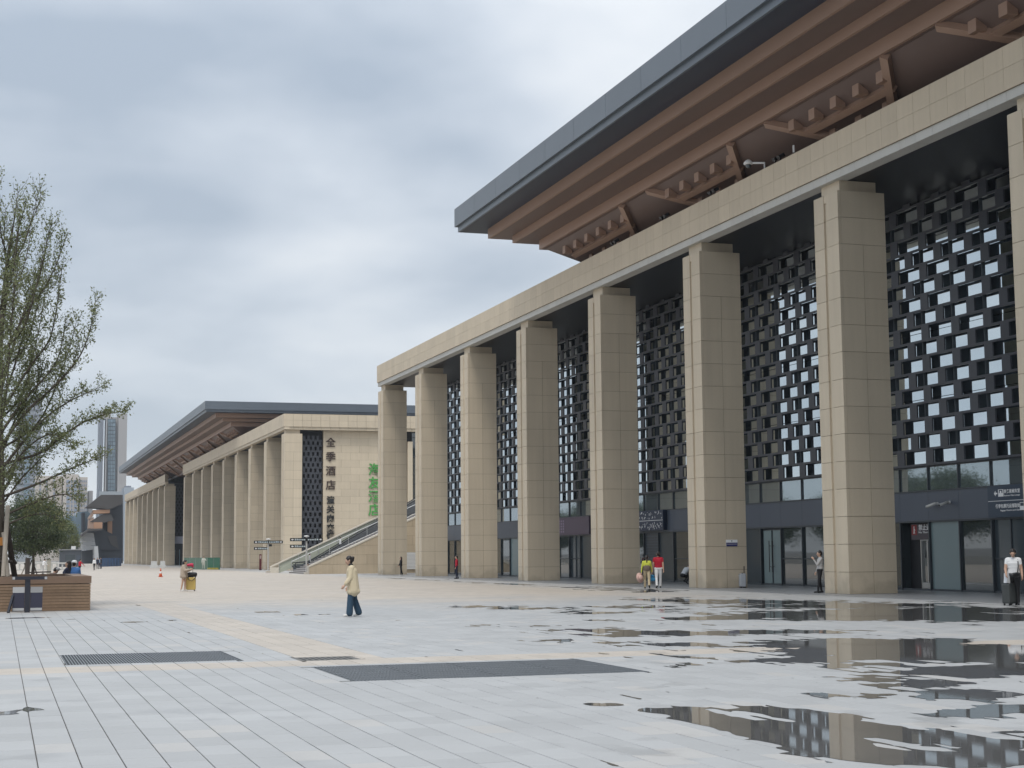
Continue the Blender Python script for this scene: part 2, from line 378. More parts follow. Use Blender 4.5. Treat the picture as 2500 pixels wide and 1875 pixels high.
for px, py, sx, sy, a in [
    (1640,1738,.5,.45,.85),(1720,1756,.45,.6,1.0),(1820,1776,.4,.6,1.),(1920,1800,.36,.5,1.),(2020,1822,.36,.45,1.),(2110,1845,.45,.42,.95),(2230,1860,.45,.36,.85),(2370,1864,.45,.36,.85),(2490,1855,.45,.4,.9),
    (1900,1738,.4,.5,.8),(1980,1752,.4,.5,.95),(2070,1774,.38,.45,.95),(2170,1790,.45,.42,.95),(2290,1806,.5,.36,.95),(2420,1822,.6,.38,1.0),(1480,1722,.25,.5,.5),
    (2380,1702,1.2,.6,.95),(2480,1735,.9,.5,.9),(2240,1672,1.0,.45,.75),(2480,1640,1.5,.8,1.),(2330,1640,1.,.4,.8),
    (1900,1545,1.6,.9,.9),(2080,1570,1.8,1.4,1.15),(2250,1590,2.,1.4,1.15),(2450,1600,2.,1.6,1.2),(1820,1580,.9,.4,.55),(1960,1612,1.2,.5,.75),(2120,1625,1.,.4,.5),
    (1450,1540,1.3,.8,.75),(1580,1548,1.5,.9,.8),(1290,1530,1.,.8,.7),(1160,1528,.8,.7,.6),(1330,1565,.6,.5,.55),(1500,1570,.9,.5,.6),(1660,1575,.8,.5,.7),
    (1300,1487,1.3,1.2,.75),(1150,1482,1.2,1.2,.6),(1450,1497,1.2,1.,.6),(1700,1512,1.6,1.1,.65),(1560,1482,1.3,1.1,.55),
    (2000,1500,3.,1.8,.95),(2200,1505,3.,2.,1.0),(2420,1510,3.,2.,1.0),(1850,1470,2.5,2.2,.75),(2100,1480,3.5,2.,.8),(2330,1490,3.5,2.,.8),(1650,1465,1.6,2.,.6),
    (60,1510,.7,.5,.6),(170,1513,.5,.4,.55),(330,1520,.35,.5,.55),(420,1515,.4,.6,.6),(520,1500,.9,.7,.5),(640,1495,.9,.6,.52),(760,1502,1.1,.6,.5),(430,1532,.35,.4,.5),
    (2150,1600,7,6,.20),(1750,1490,8,9,.16),(2250,1790,3.,2.6,.22),(1900,1480,6,6,.2),(15,1748,.30,.55,.85),(60,1735,.25,.3,.5),(250,1473,.4,1.2,.5),(340,1478,.5,1.,.5)]:
    p = gnd(px, py); BL.append((p.x, p.y, sx, sy, a))
def water(x0, x1, y0, y1, dx, dy, fine, name):
    nx, ny = int((x1-x0)/dx)+1, int((y1-y0)/dy)+1
    xs = x0+np.arange(nx)*dx; ys = y0+np.arange(ny)*dy; XX, YY = np.meshgrid(xs, ys, indexing='ij')
    F = np.full(XX.shape, -.47)
    for bx, by, sx, sy, a in BL: F += a*np.exp(-((XX-bx)/sx)**2-((YY-by)/sy)**2)
    wx = XX+.25*fbm(XX*1.1, YY*.9, 21); wy = YY+.35*fbm(XX*.9, YY*1.1, 22)
    F += .85*fbm(wx/1.3, wy/1.0, 3)+.52*fbm(wx/.30, wy/.62, 5)
    if fine:
        ii = np.floor(XX/TW); off = .5*np.mod(ii+400, 2); vv = YY/TL+off; jj = np.floor(vv)
        th = vnoise(ii+.001, jj+.001, 9); F -= .48*(th-.5); F -= .10*np.clip((.42*YY-XX)/3., 0, 1)
        fu = np.abs(XX/TW-ii-.5)*2; fv = np.abs(vv-jj-.5)*2
        F += .24*fu**10+.12*fv**14-.05
    else:
        F += .42*np.clip(1-np.abs(XX-27.3)/2.6, 0, 1)*(YY > 60)+.15*(np.abs(XX-22) < 9)*np.clip((100-YY)/40, 0, 1)-.02
        F += .35*fbm(XX/3., YY/9., 12)
        F -= .45*np.clip((YY-118)/14, 0, 1)
    keep = np.zeros(F.shape, bool)
    for a, b_, c_, d_ in HOLES: F[(XX > a-.03) & (XX < b_+.03) & (YY > c_-.03) & (YY < d_+.03)] = -1
    F[XX > 30.1] = -1; F[(XX < 2.95) & (YY > 52.3) & (YY < 63)] = -1
    F[0, :] = F[-1, :] = F[:, 0] = F[:, -1] = -1
    m = MB(); vid = {}
    def V(key, x, y):
        if key not in vid: vid[key] = len(m.v); m.v.append((x, y, .0155))
        return vid[key]
    pos = F > 0; any4 = pos[:-1,:-1] | pos[1:,:-1] | pos[:-1,1:] | pos[1:,1:]; all4 = pos[:-1,:-1] & pos[1:,:-1] & pos[:-1,1:] & pos[1:,1:]
    for i in range(nx-1):
        row = any4[i]
        if not row.any(): continue
        j = 0; fr = all4[i]
        js = np.nonzero(row)[0]
        for j in js:
            if fr[j]:
                m.f.append((V((i,j,0), xs[i], ys[j]), V((i+1,j,0), xs[i+1], ys[j]), V((i+1,j+1,0), xs[i+1], ys[j+1]), V((i,j+1,0), xs[i], ys[j+1]))); continue
            cs = [(i,j),(i+1,j),(i+1,j+1),(i,j+1)]; fl = []
            for k in range(4):
                a, b_ = cs[k], cs[(k+1) % 4]; fa, fb = F[a], F[b_]
                if fa > 0: fl.append(V((a[0], a[1], 0), xs[a[0]], ys[a[1]]))
                if (fa > 0) != (fb > 0):
                    t = fa/(fa-fb); lo = min(a, b_); fl.append(V((lo[0], lo[1], 1 if a[0] != b_[0] else 2), xs[a[0]]+(xs[b_[0]]-xs[a[0]])*t, ys[a[1]]+(ys[b_[1]]-ys[a[1]])*t))
            if len(fl) > 2: m.f.append(tuple(fl))
    o = m.build(name, MATS['puddle_water']); return tag(o, kind='structure')
mat('puddle_water', (.115, .112, .108), .03, ior=1.36, var=.15, scale=.8)
water(-.6, 30.15, 10.4, 62.5, .055, .11, True, 'puddle_water')
water(2.0, 30.15, 62.5, 140, .16, .5, False, 'puddle_water')

# ---- drain gratings
gratem = mat('galvanised_grating', (.16, .175, .19), .5, metal=.3, var=.1, scale=3)
pitm = mat('drain_pit', (.03, .033, .036), .9)
def grating(a, b_, c_, d_, nxp, nyp, label):
    t = empty('drain_grating', (a, c_, 0)); tag(t, label, 'grating')
    boxo('pit', a+.002, b_-.002, c_+.002, d_-.002, .001, .003, pitm, t, (a, c_, 0))
    pw, pl = (b_-a)/nxp, (d_-c_)/nyp
    for i in range(nxp):
        for j in range(nyp):
            m = MB(); fx = .016
            m.box(.006, fx+.006, .006, pl-.006, .0035, .0135); m.box(pw-fx-.006, pw-.006, .006, pl-.006, .0035, .0135)
            m.box(fx+.006, pw-fx-.006, .006, .022, .0035, .0132); m.box(fx+.006, pw-fx-.006, pl-.022, pl-.006, .0035, .0132)
            n = int((pw-2*fx-.012)/.046)
            for k in range(1, n):
                x = fx+.006+(pw-2*fx-.012)*k/n; m.box(x-.010, x+.010, .022, pl-.022, .0036, .0128)
            for k in range(1, 4): m.box(fx+.006, pw-fx-.006, pl*k/4-.006, pl*k/4+.006, .0036, .0118)
            m.build('grate_panel', gratem, t, (i*pw, j*pl, 0))
    return t
grating(*HOLES[0], 2, 2, 'smaller steel drain grating in the paving, two panels wide')
grating(*HOLES[1], 4, 2, 'longer dark steel drain grating in the paving, four panels wide')
dc = empty('drain_cover', (HOLES[2][0], HOLES[2][2], 0)); tag(dc, 'rectangular slotted iron drain cover with wet edges, beside the longer grating', 'drain cover')
m = MB().box(.005, .995, .005, .925, .002, .0115); m.build('cover_plate', mat('cast_iron', (.10,.095,.085), .55, var=.4, scale=7), dc)
for k in range(9): boxo('slot', .09+.095*k, .125+.095*k, .12, .80, .0116, .0128, pitm, dc)
# ------------------------------------------------------------------ large structures
W = {}
def bo(name, x0, x1, y0, y1, z0, z1, m, parent=None):
    org = W.get(parent, Vector((0,0,0))); o = boxo(name, x0, x1, y0, y1, z0, z1, m, parent, org); W[o] = Vector(((x0+x1)/2, (y0+y1)/2, (z0+z1)/2)); return o
def mo(mb, name, m, parent=None, smooth=False):
    o = mb.build(name, m, parent, tuple(-W[parent]) if parent in W else (0,0,0), smooth); W[o] = Vector((0,0,0)); return o
def thing(name, loc, label, cat, group=None):
    o = empty(name, loc); tag(o, label, cat, group); W[o] = Vector(loc); return o

XF, S, CW, CD = 31.67, 13.237, 1.94, 2.14
Y1 = 136.47
ZS, ZC, ZB, ZT = 16.14, 16.62, 16.96, 18.47
COUR = [0.022, .88]+[.88+(ZS-.88)*k/14 for k in range(1, 15)]
G = .008
def column(par, yf, tiles):
    """yf = far edge of the front face; the column spans yf-CW..yf, XF..XF+CD"""
    y0, y1, x0, x1 = yf-CW, yf, XF, XF+CD; I = .03
    ga, gb = y1-.53*CW, y1-.41*CW            # groove in the front face
    core = MB().box(x0+.10, x1-I, y0+I, y1-I, 0, ZS-.02)
    c = mo(core, 'column', joint, par)
    cap = bo('capital', x0+.24, x1-.24, y0+.24, y1-.24, ZS-.01, ZC, stone, c)
    st = MB()
    for k in range(len(COUR)-1):
        z0, z1 = COUR[k]+G, COUR[k+1]-G
        if k == len(COUR)-2: z1 += G
        single = k >= len(COUR)-3
        ft = [(y0, ga), (gb, y1)] if k < len(COUR)-2 else [(y0, ga), (gb, y1)]
        for i, (a, b_) in enumerate(ft):       # front (-X): near strip wraps round the corner edge
            aa, bb = (a+.0, b_)
            if tiles: bo('stone_tile', x0, x0+.13, aa, bb, z0, z1, stone, c)
            else: st.box(x0, x0+.13, aa, bb, z0, z1)
        sd_ = [(x0+.13+G, x1)] if single else [(x0+.13+G, (x0+x1)/2+.03-G), ((x0+x1)/2+.03+G, x1)]
        for a, b_ in sd_:                      # side towards the viewer (-Y)
            if tiles: bo('stone_tile', a, b_, y0, y0+.05, z0, z1, stone, c)
            else: st.box(a, b_, y0, y0+.05, z0, z1)
        for a, b_ in sd_: st.box(a, b_, y1-.05, y1, z0, z1)
        st.box(x1-.05, x1, y0+.06, y1-.06, z0, z1)
    st.box(x0+.075, x0+.12, ga+.001, gb-.001, .03, ZS-.02)   # back of the groove
    st.box(x0+.02, x0+.13, ga-.0, gb+.0, ZS-.32, ZS-.02)
    tag(mo(st, 'stone_cladding', stone, c), kind='stuff')
    return c

def parapet(par, ya, yb, tiles, bandm=None):
    """coping wall along the colonnade from ya to yb (front at XF-.1); ends: ('near'|'far', x_to) return walls"""
    xf = XF-.10; bandm = bandm or stone_w
    core = MB().box(xf+.03, xf+.6, ya+.03, yb-.03, ZB, ZT-.02); p = mo(core, 'parapet', joint, par)
    n = max(1, round((yb-ya)/(S/12))); d = (yb-ya)/n; zm = (ZB+ZT)/2; st = MB(); wb = MB()
    for k in range(n):
        a, b_ = ya+d*k+G*.7, ya+d*(k+1)-G*.7
        for z0, z1 in ((ZB, zm-G*.6), (zm+G*.6, ZT)):
            if tiles and a < tiles: bo('parapet_tile', xf, xf+.06, a, b_, z0, z1, stone, p)
            else: st.box(xf, xf+.06, a, b_, z0, z1)
        if tiles and a < tiles: bo('band_tile', xf+.09, xf+.7, a, b_, ZC, ZB-.004, bandm, p)
        else: wb.box(xf+.09, xf+.7, a, b_, ZC, ZB-.004)
    st.box(xf+.06, xf+.62, ya+.01, yb-.01, ZT-.03, ZT-.005)
    tag(mo(st, 'parapet_cladding', stone, p), kind='stuff')
    if wb.v: tag(mo(wb, 'band_cladding', bandm, p), kind='stuff')
    return p

def roof(par, ya, yb, pairs, xr):
    """great eave: nested steps getting smaller downwards; ya (near) .. yb (far) ends, xr = inner X"""
    Z = dict(top=23.41, f0=22.26, f1=21.91, s3=21.28, s4=20.83, s5=20.24)
    xf = 26.80
    m = MB().box(xf+.02, xr, ya+.02, yb-.02, 22.28, 23.35); r = mo(m, 'roof', roofm, par)
    # fascia panels along the front and both ends
    n = max(1, round((yb-ya)/4.4)); d = (yb-ya)/n
    for k in range(n): bo('fascia_panel', xf, xf+.06, ya+d*k+.012, ya+d*(k+1)-.012, Z['f0'], Z['top'], roofm, r)
    n2 = max(1, round((xr-xf)/4.4)); d2 = (xr-xf-.06)/n2
    for ye, sg in ((ya, 1), (yb, -1)):
        for k in range(n2):
            a, b_ = xf+.06+d2*k+.012, xf+.06+d2*(k+1)-.012
            bo('fascia_panel', a, b_, min(ye, ye+sg*.06), max(ye, ye+sg*.06), Z['f0'], Z['top'], roofm, r)
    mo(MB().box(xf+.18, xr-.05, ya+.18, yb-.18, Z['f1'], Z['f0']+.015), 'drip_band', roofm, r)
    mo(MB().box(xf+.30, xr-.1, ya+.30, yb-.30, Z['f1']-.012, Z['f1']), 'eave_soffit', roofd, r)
    for nm, dd, z0, z1 in (('corbel_beam', 1.69, Z['s3'], Z['f1']-.012), ('corbel_beam', 2.90, Z['s4'], Z['s3']), ('corbel_beam', 4.20, Z['s5'], Z['s4'])):
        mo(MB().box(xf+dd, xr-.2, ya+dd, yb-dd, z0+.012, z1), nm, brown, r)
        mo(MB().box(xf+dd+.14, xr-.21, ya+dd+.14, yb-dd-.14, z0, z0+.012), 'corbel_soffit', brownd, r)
    # raked underside below the last step
    xb = xf+4.2+.32; k_ = .62; zb = Z['s5']; xe = xb+3.4; ze = zb-k_*3.4
    yA, yB = ya+4.52, yb-4.52
    P = [(xb,yA,zb),(xr-.3,yA,zb),(xr-.3,yB,zb),(xb,yB,zb),(xe,yA+3.4,ze),(xr-.3,yA+3.4,ze),(xr-.3,yB-3.4,ze),(xe,yB-3.4,ze)]
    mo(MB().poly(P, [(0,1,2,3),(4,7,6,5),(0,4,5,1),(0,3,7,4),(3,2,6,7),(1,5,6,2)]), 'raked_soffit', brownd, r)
    nrm = Vector((-k_, 0, -1)).normalized()
    def on(t, y): return Vector((xb+t, y, zb-k_*t))+nrm*.10
    edges = []
    for yc in pairs:
        for sg in (1, -1):
            mo(MB().beam(on(-.1, yc+sg*1.75), on(3.3, yc+sg*(1.75+4.6)), .34, .34, nrm), 'strut', brown, r)
    zones = [(pairs[i]+1.75, pairs[i+1]-1.75) for i in range(len(pairs)-1)]
    if pairs[-1]+9 < yB: zones.append((pairs[-1]+1.75, yB-1.0))
    if pairs[0]-9 > yA: zones.append((yA+1.0, pairs[0]-1.75))
    for a, b_ in zones:
        for t, w_ in ((1.05, .3), (2.5, .3)):
            sh = t*1.38 if (a, b_) else 0
            aa, bb = a+sh*.93, b_-sh*.93
            if bb-aa < 1.2: continue
            mo(MB().beam(on(t, aa), on(t, bb), w_, .30, nrm), 'purlin', brown, r)
        for t, n_ in ((.62, 4), (1.75, 3)):
            aa, bb = a+t*1.3+.5, b_-t*1.3-.5
            if bb-aa < .8: continue
            nn_ = max(2, int(round((bb-aa)/2.0))+1)
            for q in range(nn_):
                y = aa+(bb-aa)*q/(nn_-1); p = on(t, y)
                bo('bracket_block', p.x-.22, p.x+.22, y-.24, y+.24, p.z-.20, p.z+.34, brown, r)
    return r

# ============================================================ station hall (nearest)
A = thing('station_hall', (XF, Y1, 0), 'nearest cream stone hall with tall square columns, lattice glazing and deep brown eaves', 'building')
YN = -28.0
for k in range(0, 12):
    column(A, Y1-k*S, tiles=3 <= k <= 7)
parapet(A, YN, Y1+.05, 137)
roof(A, -24, 94.27, [75.1-13.237*k for k in range(6, -1, -1)], 62)
# ceiling of the colonnade and body behind it
mo(MB().box(XF+.55, 37.4, YN, Y1-.05, ZC+.02, ZC+.3), 'ceiling', soffit, A)
mo(MB().box(37.55, 66, YN, Y1-.3, .0, ZT-.4), 'hall_body', darkwall, A)
mo(MB().box(33.9, 65, YN, 88.2, ZT-.4, 20.1), 'clerestory_wall', brownd, A)
mo(MB().box(XF+.55, 66, YN, Y1-.1, ZT-.36, ZT-.30), 'terrace', darkwall, A)
# end wall towards the stairs
mo(MB().box(37.2, 66, Y1-.32, Y1-.05, 0, ZC), 'end_wall', stone, A)
# --- glazing line
XG = 37.20; MP = 2.215; Y0 = 53.46
zL = (0.022, 2.96, 4.17, 5.25)
def pane_kind(i):
    return {-1:'door_dark', 0:'glass', 1:'pale', 2:'recess', 8:'door_pale', 9:'grey', 15:'shutter', 14:'grey', 21:'door_dark', 20:'grey', 27:'pale'}.get(i, 'glass')
imin, imax = int((YN-Y0)/MP), int((Y1-1-Y0)/MP)
SHOW = [(49.5,61.5),(66,76.2),(81.8,90.5),(97.3,105),(113,119.5),(128.5,134)]
shown = lambda a, b_: any(a < d and b_ > c for c, d in SHOW)
mull = MB(); bands = MB(); hid = MB()
for i in range(imin, imax+1):
    a, b_ = Y0+MP*i, Y0+MP*(i+1); sh = shown(a, b_)
    if sh:
        bo('mullion', XG-.10, XG+.12, a-.035, a+.035, .022, 2.90, framem, A)
        bo('mullion', XG-.07, XG+.10, a-.03, a+.03, 4.22, 5.20, framem, A)
        bo('band_panel', XG-.06, XG+.1, a+.006, b_-.006, 2.96, 4.165, panelm, A)
    else:
        mull.box(XG-.10, XG+.12, a-.035, a+.035, .022, 2.90); mull.box(XG-.07, XG+.10, a-.03, a+.03, 4.22, 5.20); bands.box(XG-.06, XG+.1, a+.006, b_-.006, 2.96, 4.165)
    k = pane_kind(i); m_ = {'glass': glassd, 'pale': palegl, 'grey': dgrey, 'shutter': None, 'door_dark': None, 'door_pale': None, 'recess': None}[k]
    if m_ is not None:
        p = bo('shop_pane', XG+.0, XG+.03, a+.036, b_-.036, .10, 2.88, m_, A) if sh else hid.box(XG, XG+.03, a+.036, b_-.036, .10, 2.88)
        if sh and k == 'glass': p.rotation_euler = (0, random.uniform(-.002,.002), random.uniform(-.004,.004))
        if sh and k == 'glass' and i in (6, 7, 13, 22): bo('transom', XG-.05, XG+.02, a+.04, b_-.04, 1.33, 1.38, framem, A)
    elif k == 'shutter':
        s_ = bo('shutter', XG+.02, XG+.06, a+.036, b_-.036, .03, 2.88, panelm, A)
        for q in range(17): bo('shutter_slat', XG-.005, XG+.02, a+.04, b_-.04, .06+.165*q, .06+.165*q+.135, framem, s_)
    elif k == 'door_dark':
        d_ = bo('door', XG+.05, XG+.08, a+.036, b_-.036, .05, 2.88, dgrey, A)
        bo('door_rail', XG+.0, XG+.05, a+.04, b_-.04, 1.32, 1.39, framem, d_); bo('door_stile', XG+.0, XG+.05, (a+b_)/2-.03, (a+b_)/2+.03, .05, 2.88, framem, d_)
    elif k == 'door_pale':
        d_ = bo('double_door', XG+.06, XG+.07, a+.04, b_-.04, .05, 2.86, framem, A)
        for ca, cb_ in ((a+.16, (a+b_)/2-.09), ((a+b_)/2+.09, b_-.16)): bo('door_leaf', XG+.01, XG+.06, ca, cb_, .12, 2.78, palegl, d_)
        for yh in ((a+b_)/2-.17, (a+b_)/2+.17):
            h_ = mo(MB().tube([(XG-.09, yh, .68), (XG-.09, yh, 2.26)], .022, 8), 'door_handle', black, d_)
            mo(MB().tube([(XG-.09, yh, .95), (XG+.02, yh, .95)], .015, 6).tube([(XG-.09, yh, 2.0), (XG+.02, yh, 2.0)], .015, 6), 'door_handle', black, d_)
    elif k == 'recess':
        d_ = bo('lobby_back', XG+.9, XG+.93, a+.036, b_-.036, .03, 2.9, mat('lobby_maroon', (.055,.035,.04), .5), A)
        bo('lobby_side', XG+.03, XG+.9, b_-.05, b_-.036, .03, 2.9, dgrey, d_); bo('lobby_side', XG+.03, XG+.9, a+.036, a+.05, .03, 2.9, dgrey, d_)
        gd = bo('lobby_door', XG+.30, XG+.33, a+.06, a+1.16, .06, 2.12, glassd, A)
        for q in (0, .5, 1.0): bo('door_stile', XG+.22, XG+.30, a+.10+q, a+.16+q, .06, 2.12, steel, gd)
        bo('door_rail', XG+.22, XG+.30, a+.06, a+1.16, .10, .34, steel, gd); bo('door_rail', XG+.22, XG+.30, a+.06, a+1.16, 2.12, 2.18, white, gd)
        bo('door_rail', XG+.02, XG+.12, a+.05, a+.20, .03, .40, steel, gd)
for nm, mb_, m_ in (('far_mullions', mull, framem), ('far_band_panels', bands, panelm), ('far_shop_panes', hid, glassd)): tag(mo(mb_, nm, m_, A), kind='stuff')
mo(MB().box(XG-.09, XG+.1, YN, Y1-1, 2.885, 2.955), 'transom', framem, A); mo(MB().box(XG-.09, XG+.1, YN, Y1-1, 4.17, 4.225), 'transom', framem, A)
mo(MB().box(XG-.09, XG+.1, YN, Y1-1, 5.195, 5.25), 'transom', framem, A); mo(MB().box(XG-.06, XG+.1, YN, Y1-1, .022, .095), 'plinth', framem, A)
strip = mat('strip_glass', (.34, .40, .43), .02, metal=.8)
hid = MB(); hid2 = MB()
zg = [5.25+(ZC-5.25)*q/4 for q in range(5)]
for i in range(imin, imax+1):
    a, b_ = Y0+MP*i, Y0+MP*(i+1); sh = shown(a, b_)
    if sh: bo('strip_pane', XG+.0, XG+.02, a+.03, b_-.03, 4.225, 5.195, strip, A)
    else: hid2.box(XG, XG+.02, a+.03, b_-.03, 4.225, 5.195)
    for q in range(4):
        if sh:
            p = bo('glass_pane', XG+.02, XG+.05, a+.012, b_-.012, zg[q]+.012, zg[q+1]-.012, mirror, A); p.rotation_euler = (random.uniform(-.001,.001), random.uniform(-.004,.004), random.uniform(-.004,.004))
        else: hid.box(XG+.02, XG+.05, a+.012, b_-.012, zg[q]+.012, zg[q+1]-.012)
    if sh: bo('glass_post', XG-.06, XG+.018, a-.025, a+.025, 5.25, ZC, framem, A)
tag(mo(hid, 'far_glass_panes', mirror, A), kind='stuff'); tag(mo(hid2, 'far_strip_panes', strip, A), kind='stuff')
# --- lattice screen: continuous rails with staggered plates between them
XL = XG-.24; RP = .655; NR = int((ZC-5.25)/RP)+1
bays = [(Y1-k*S-S+.2, Y1-k*S-.2) for k in range(0, 12)]
lst = MB(); cnt = 0
for r_ in range(NR):
    z0 = 5.25+RP*r_; z1 = min(z0+RP, ZC)
    for k, (a, b_) in enumerate(bays):
        if k <= 6: bo('lattice_rail', XL, XL+.08, a-.196, b_+.196, z0, z0+.095, lat, A)
        else: lst.box(XL, XL+.08, a-.2, b_+.196, z0, z0+.095)
    if z1-z0 < .2: continue
    for i in range(imin, imax+1):
        yc = Y0+MP*i+(.62 if r_ % 2 else 1.73)
        if yc+.31 > Y1-1.2: continue
        if shown(yc-.3, yc+.3) and cnt < 299: bo('lattice_plate', XL+.004, XL+.076, yc-.275, yc+.275, z0+.095, z1, lat, A); cnt += 1
        else: lst.box(XL+.004, XL+.076, yc-.275, yc+.275, z0+.095, z1)
tag(mo(lst, 'far_lattice', lat, A), kind='stuff')

# ============================================================ second hall (beyond the stairs): two colonnades under one eave
B = thing('second_hall', (XF, 185.2, 0), 'farther cream stone hall beyond the stairs, two colonnades under one long eave', 'building')
YB, YC = 187.3, 330.0
for k in range(9): column(B, YB+k*S, False)
for k in range(9): column(B, YC+k*S, False)
parapet(B, 185.2, YB+8*S+1.0, 0, stone); parapet(B, 327.3, YC+8*S+1.2, 0, stone)
roof(B, 222.2, 392, [240.5+13.237*k for k in range(0, 11)], 66)
for a, b_ in ((185.9, YB+8*S+.6), (328, YC+8*S+1)):
    mo(MB().box(XF+.55, 37.4, a, b_, ZC+.02, ZC+.3), 'ceiling', soffit, B)
    mo(MB().box(37.4, 70, a+.9, b_, 0, ZT-.4), 'hall_body', darkwall, B)
    mo(MB().box(37.2, 37.39, a+.9, b_, 0, ZC), 'glass_wall', dgrey, B)
mo(MB().box(36.2, 70, YB+8*S, 329, 0, ZT-.5), 'link_block', dgrey, B)
mo(MB().box(34.2, 66, 228, 386, ZT-.4, 20.1), 'clerestory_wall', brownd, B)
# end return of the parapet, faced with tiles
xf = XF-.10; e = mo(MB().box(xf+.61, 75, 185.23, 185.9, ZB, ZT-.02), 'end_parapet', joint, B); zm = (ZB+ZT)/2
for k in range(20):
    a, b_ = xf+.012+k*1.104, xf+(k+1)*1.104-.012
    for z0, z1 in ((ZB, zm-.007), (zm+.007, ZT)): bo('parapet_tile', a, b_, 185.165, 185.228, z0, z1, stone, e)
    bo('band_tile', a+.1, b_+.1, 185.30, 185.95, ZC, ZB-.004, stone, e)
# lettered end wall of stone courses
ew = mo(MB().box(36.52, 46.8, 186.25, 186.9, 0, ZC), 'end_wall', joint, B)
hh = ZC/19
for r_ in range(19):
    x = 36.5-(1.1 if r_ % 2 else 0)
    while x < 46.8:
        a, b_ = max(x, 36.5)+.008, min(x+2.2, 46.8)-.008
        if b_-a > .1: bo('wall_stone', a, b_, 186.2, 186.25, hh*r_+.006, hh*(r_+1)-.006, stone, ew)
        x += 2.2
# lattice between the corner column and the end wall
lm = MB(); bo('end_glass', 33.75, 36.5, 187.0, 187.05, 1.0, ZC, darkwall, B)
for r_ in range(24):
    z0 = 1.6+.655*r_
    if z0+.655 > ZC: break
    bo('lattice_rail', 33.75, 36.5, 186.55, 186.7, z0, z0+.2, lat, B)
    for q in range(6):
        xc = 33.8+q*.56+(.28 if r_ % 2 else 0)
        if xc > 36.3: continue
        bo('lattice_plate', xc, min(xc+.30, 36.49), 186.555, 186.695, z0+.2, z0+.655, lat, B)
bo('end_door', 33.9, 36.4, 186.9, 186.95, 0, 1.6, dgrey, B)
bo('end_pier', 46.85, 47.45, 185.9, 186.8, 0, ZC-1.2, stone, B)
sg_ = bo('end_strip_window', 47.5, 49.5, 186.5, 186.55, 0, ZC, glassd, B)
for q in range(14): bo('strip_mullion', 47.5, 49.5, 186.46, 186.5, 1+q*1.15, 1.08+q*1.15, framem, sg_)
mo(MB().box(49.5, 72, 186.2, 186.9, 0, ZC), 'end_wall', stone, B)
# end of the far colonnade: lattice and its little entrance
bo('end_glass', 33.75, 37.3, 329.9, 329.95, 0, ZC, lat, B)
for r_ in range(16):
    for q in range(5):
        bo('lattice_opening', 33.95+q*.68+(.34 if r_ % 2 else 0), 34.25+q*.68+(.34 if r_ % 2 else 0), 329.82, 329.9, 6.2+r_*.65, 6.62+r_*.65, darkwall, B)
bo('entrance_sign_box', 33.85, 36.9, 329.3, 329.9, 4.4, 5.9, mat('pale_lilac_panel', (.50,.50,.58), .5), B)
bo('entrance_door', 33.95, 36.9, 329.6, 329.8, 0, 3.2, glassd, B)
for q in range(4): bo('door_stile', 33.95+q*.95, 34.07+q*.95, 329.5, 329.6, 0, 3.2, mat('teal_frame', (.25,.36,.40), .4), B)
# ------------------------------------------------------------------ stairs and escalator between the halls
st_ = thing('staircase', (27.26, 145.7, 0), 'broad outdoor stairs with stone side wall and glass balustrade, rising between the two halls', 'stairs')
wet = mat('stained_cream_stone', (.47,.385,.275), .62, var=.16, scale=.5, grain=.05, gscale=20, streak=.20, rnd=.05)
SL = .447
zt = lambda X: .78+SL*(X-27.26)
XEND = 47.
nw = mo(MB().prism([(27.3,0),(XEND,0),(XEND,zt(XEND)-.16),(27.3,zt(27.3)-.16)], 'y', 145.76, 146.1), 'side_wall', joint, st_)
rows = [0, .88, 1.76, 2.64, 3.52, 4.4, 5.28, 6.16, 7.04, 7.92, 8.8]
for r_ in range(len(rows)-1):
    x = 27.26-(1.1 if r_ % 2 else 0)
    while x < XEND:
        a, b_ = max(x, 27.26)+.008, min(x+2.2, XEND)-.008; x += 2.2
        z0, z1 = rows[r_]+.008, rows[r_+1]-.008
        tl, tr = zt(a)-.17, zt(b_)-.17
        if tr <= z0+.03: continue
        pts = [(a, z0), (b_, z0), (b_, min(z1, tr))]
        if tr > z1 > tl > z0: pts.append((27.26+(z1+.17-.78)/SL, z1))
        if tl > z0: pts.append((a, min(z1, tl)))
        else: pts[0] = (27.26+(z0+.17-.78)/SL, z0)
        if len(pts) < 3 or b_-a < .1: continue
        mo(MB().prism(pts, 'y', 145.70, 145.76), 'wall_stone', wet, nw)
cop = mat('pale_coping', (.62,.57,.48), .55, var=.05)
mo(MB().prism([(27.2,zt(27.2)-.16),(XEND,zt(XEND)-.16),(XEND,zt(XEND)),(27.2,zt(27.2))], 'y', 145.66, 146.16), 'coping', cop, st_)
mo(MB().box(27.2, 27.3, 145.68, 146.14, 0, zt(27.2)-.16), 'end_stone', cop, st_)
stepm = mat('grey_step_granite', (.42,.40,.385), .6, rnd=.08, var=.08, scale=.6); riser = mat('step_riser', (.20,.175,.165), .7)
for k in range(40):
    x0 = 27.4+.36*k; z1 = .161*(k+1)
    if k in (14, 28): pass
    o = mo(MB().box(x0, x0+.40, 146.12, 157.0, max(0, z1-.30), z1-.05), 'step', riser, st_); bo('tread', x0-.03, x0+.37, 146.12, 157.0, z1-.05, z1, stepm, o)
def rail(par, Y, x0, x1, base, hgt, posts, nm='handrail'):
    f = lambda X: base(X)+hgt
    mo(MB().tube([(x0, Y, f(x0)), (x1, Y, f(x1))], .035, 8), nm, steel, par)
    for q in range(posts): x = x0+(x1-x0)*q/(posts-1); mo(MB().tube([(x, Y, base(x)), (x, Y, f(x))], .028, 6), 'rail_post', steel, par)
stb = lambda X: .161*((X-27.4)/.36)+.1
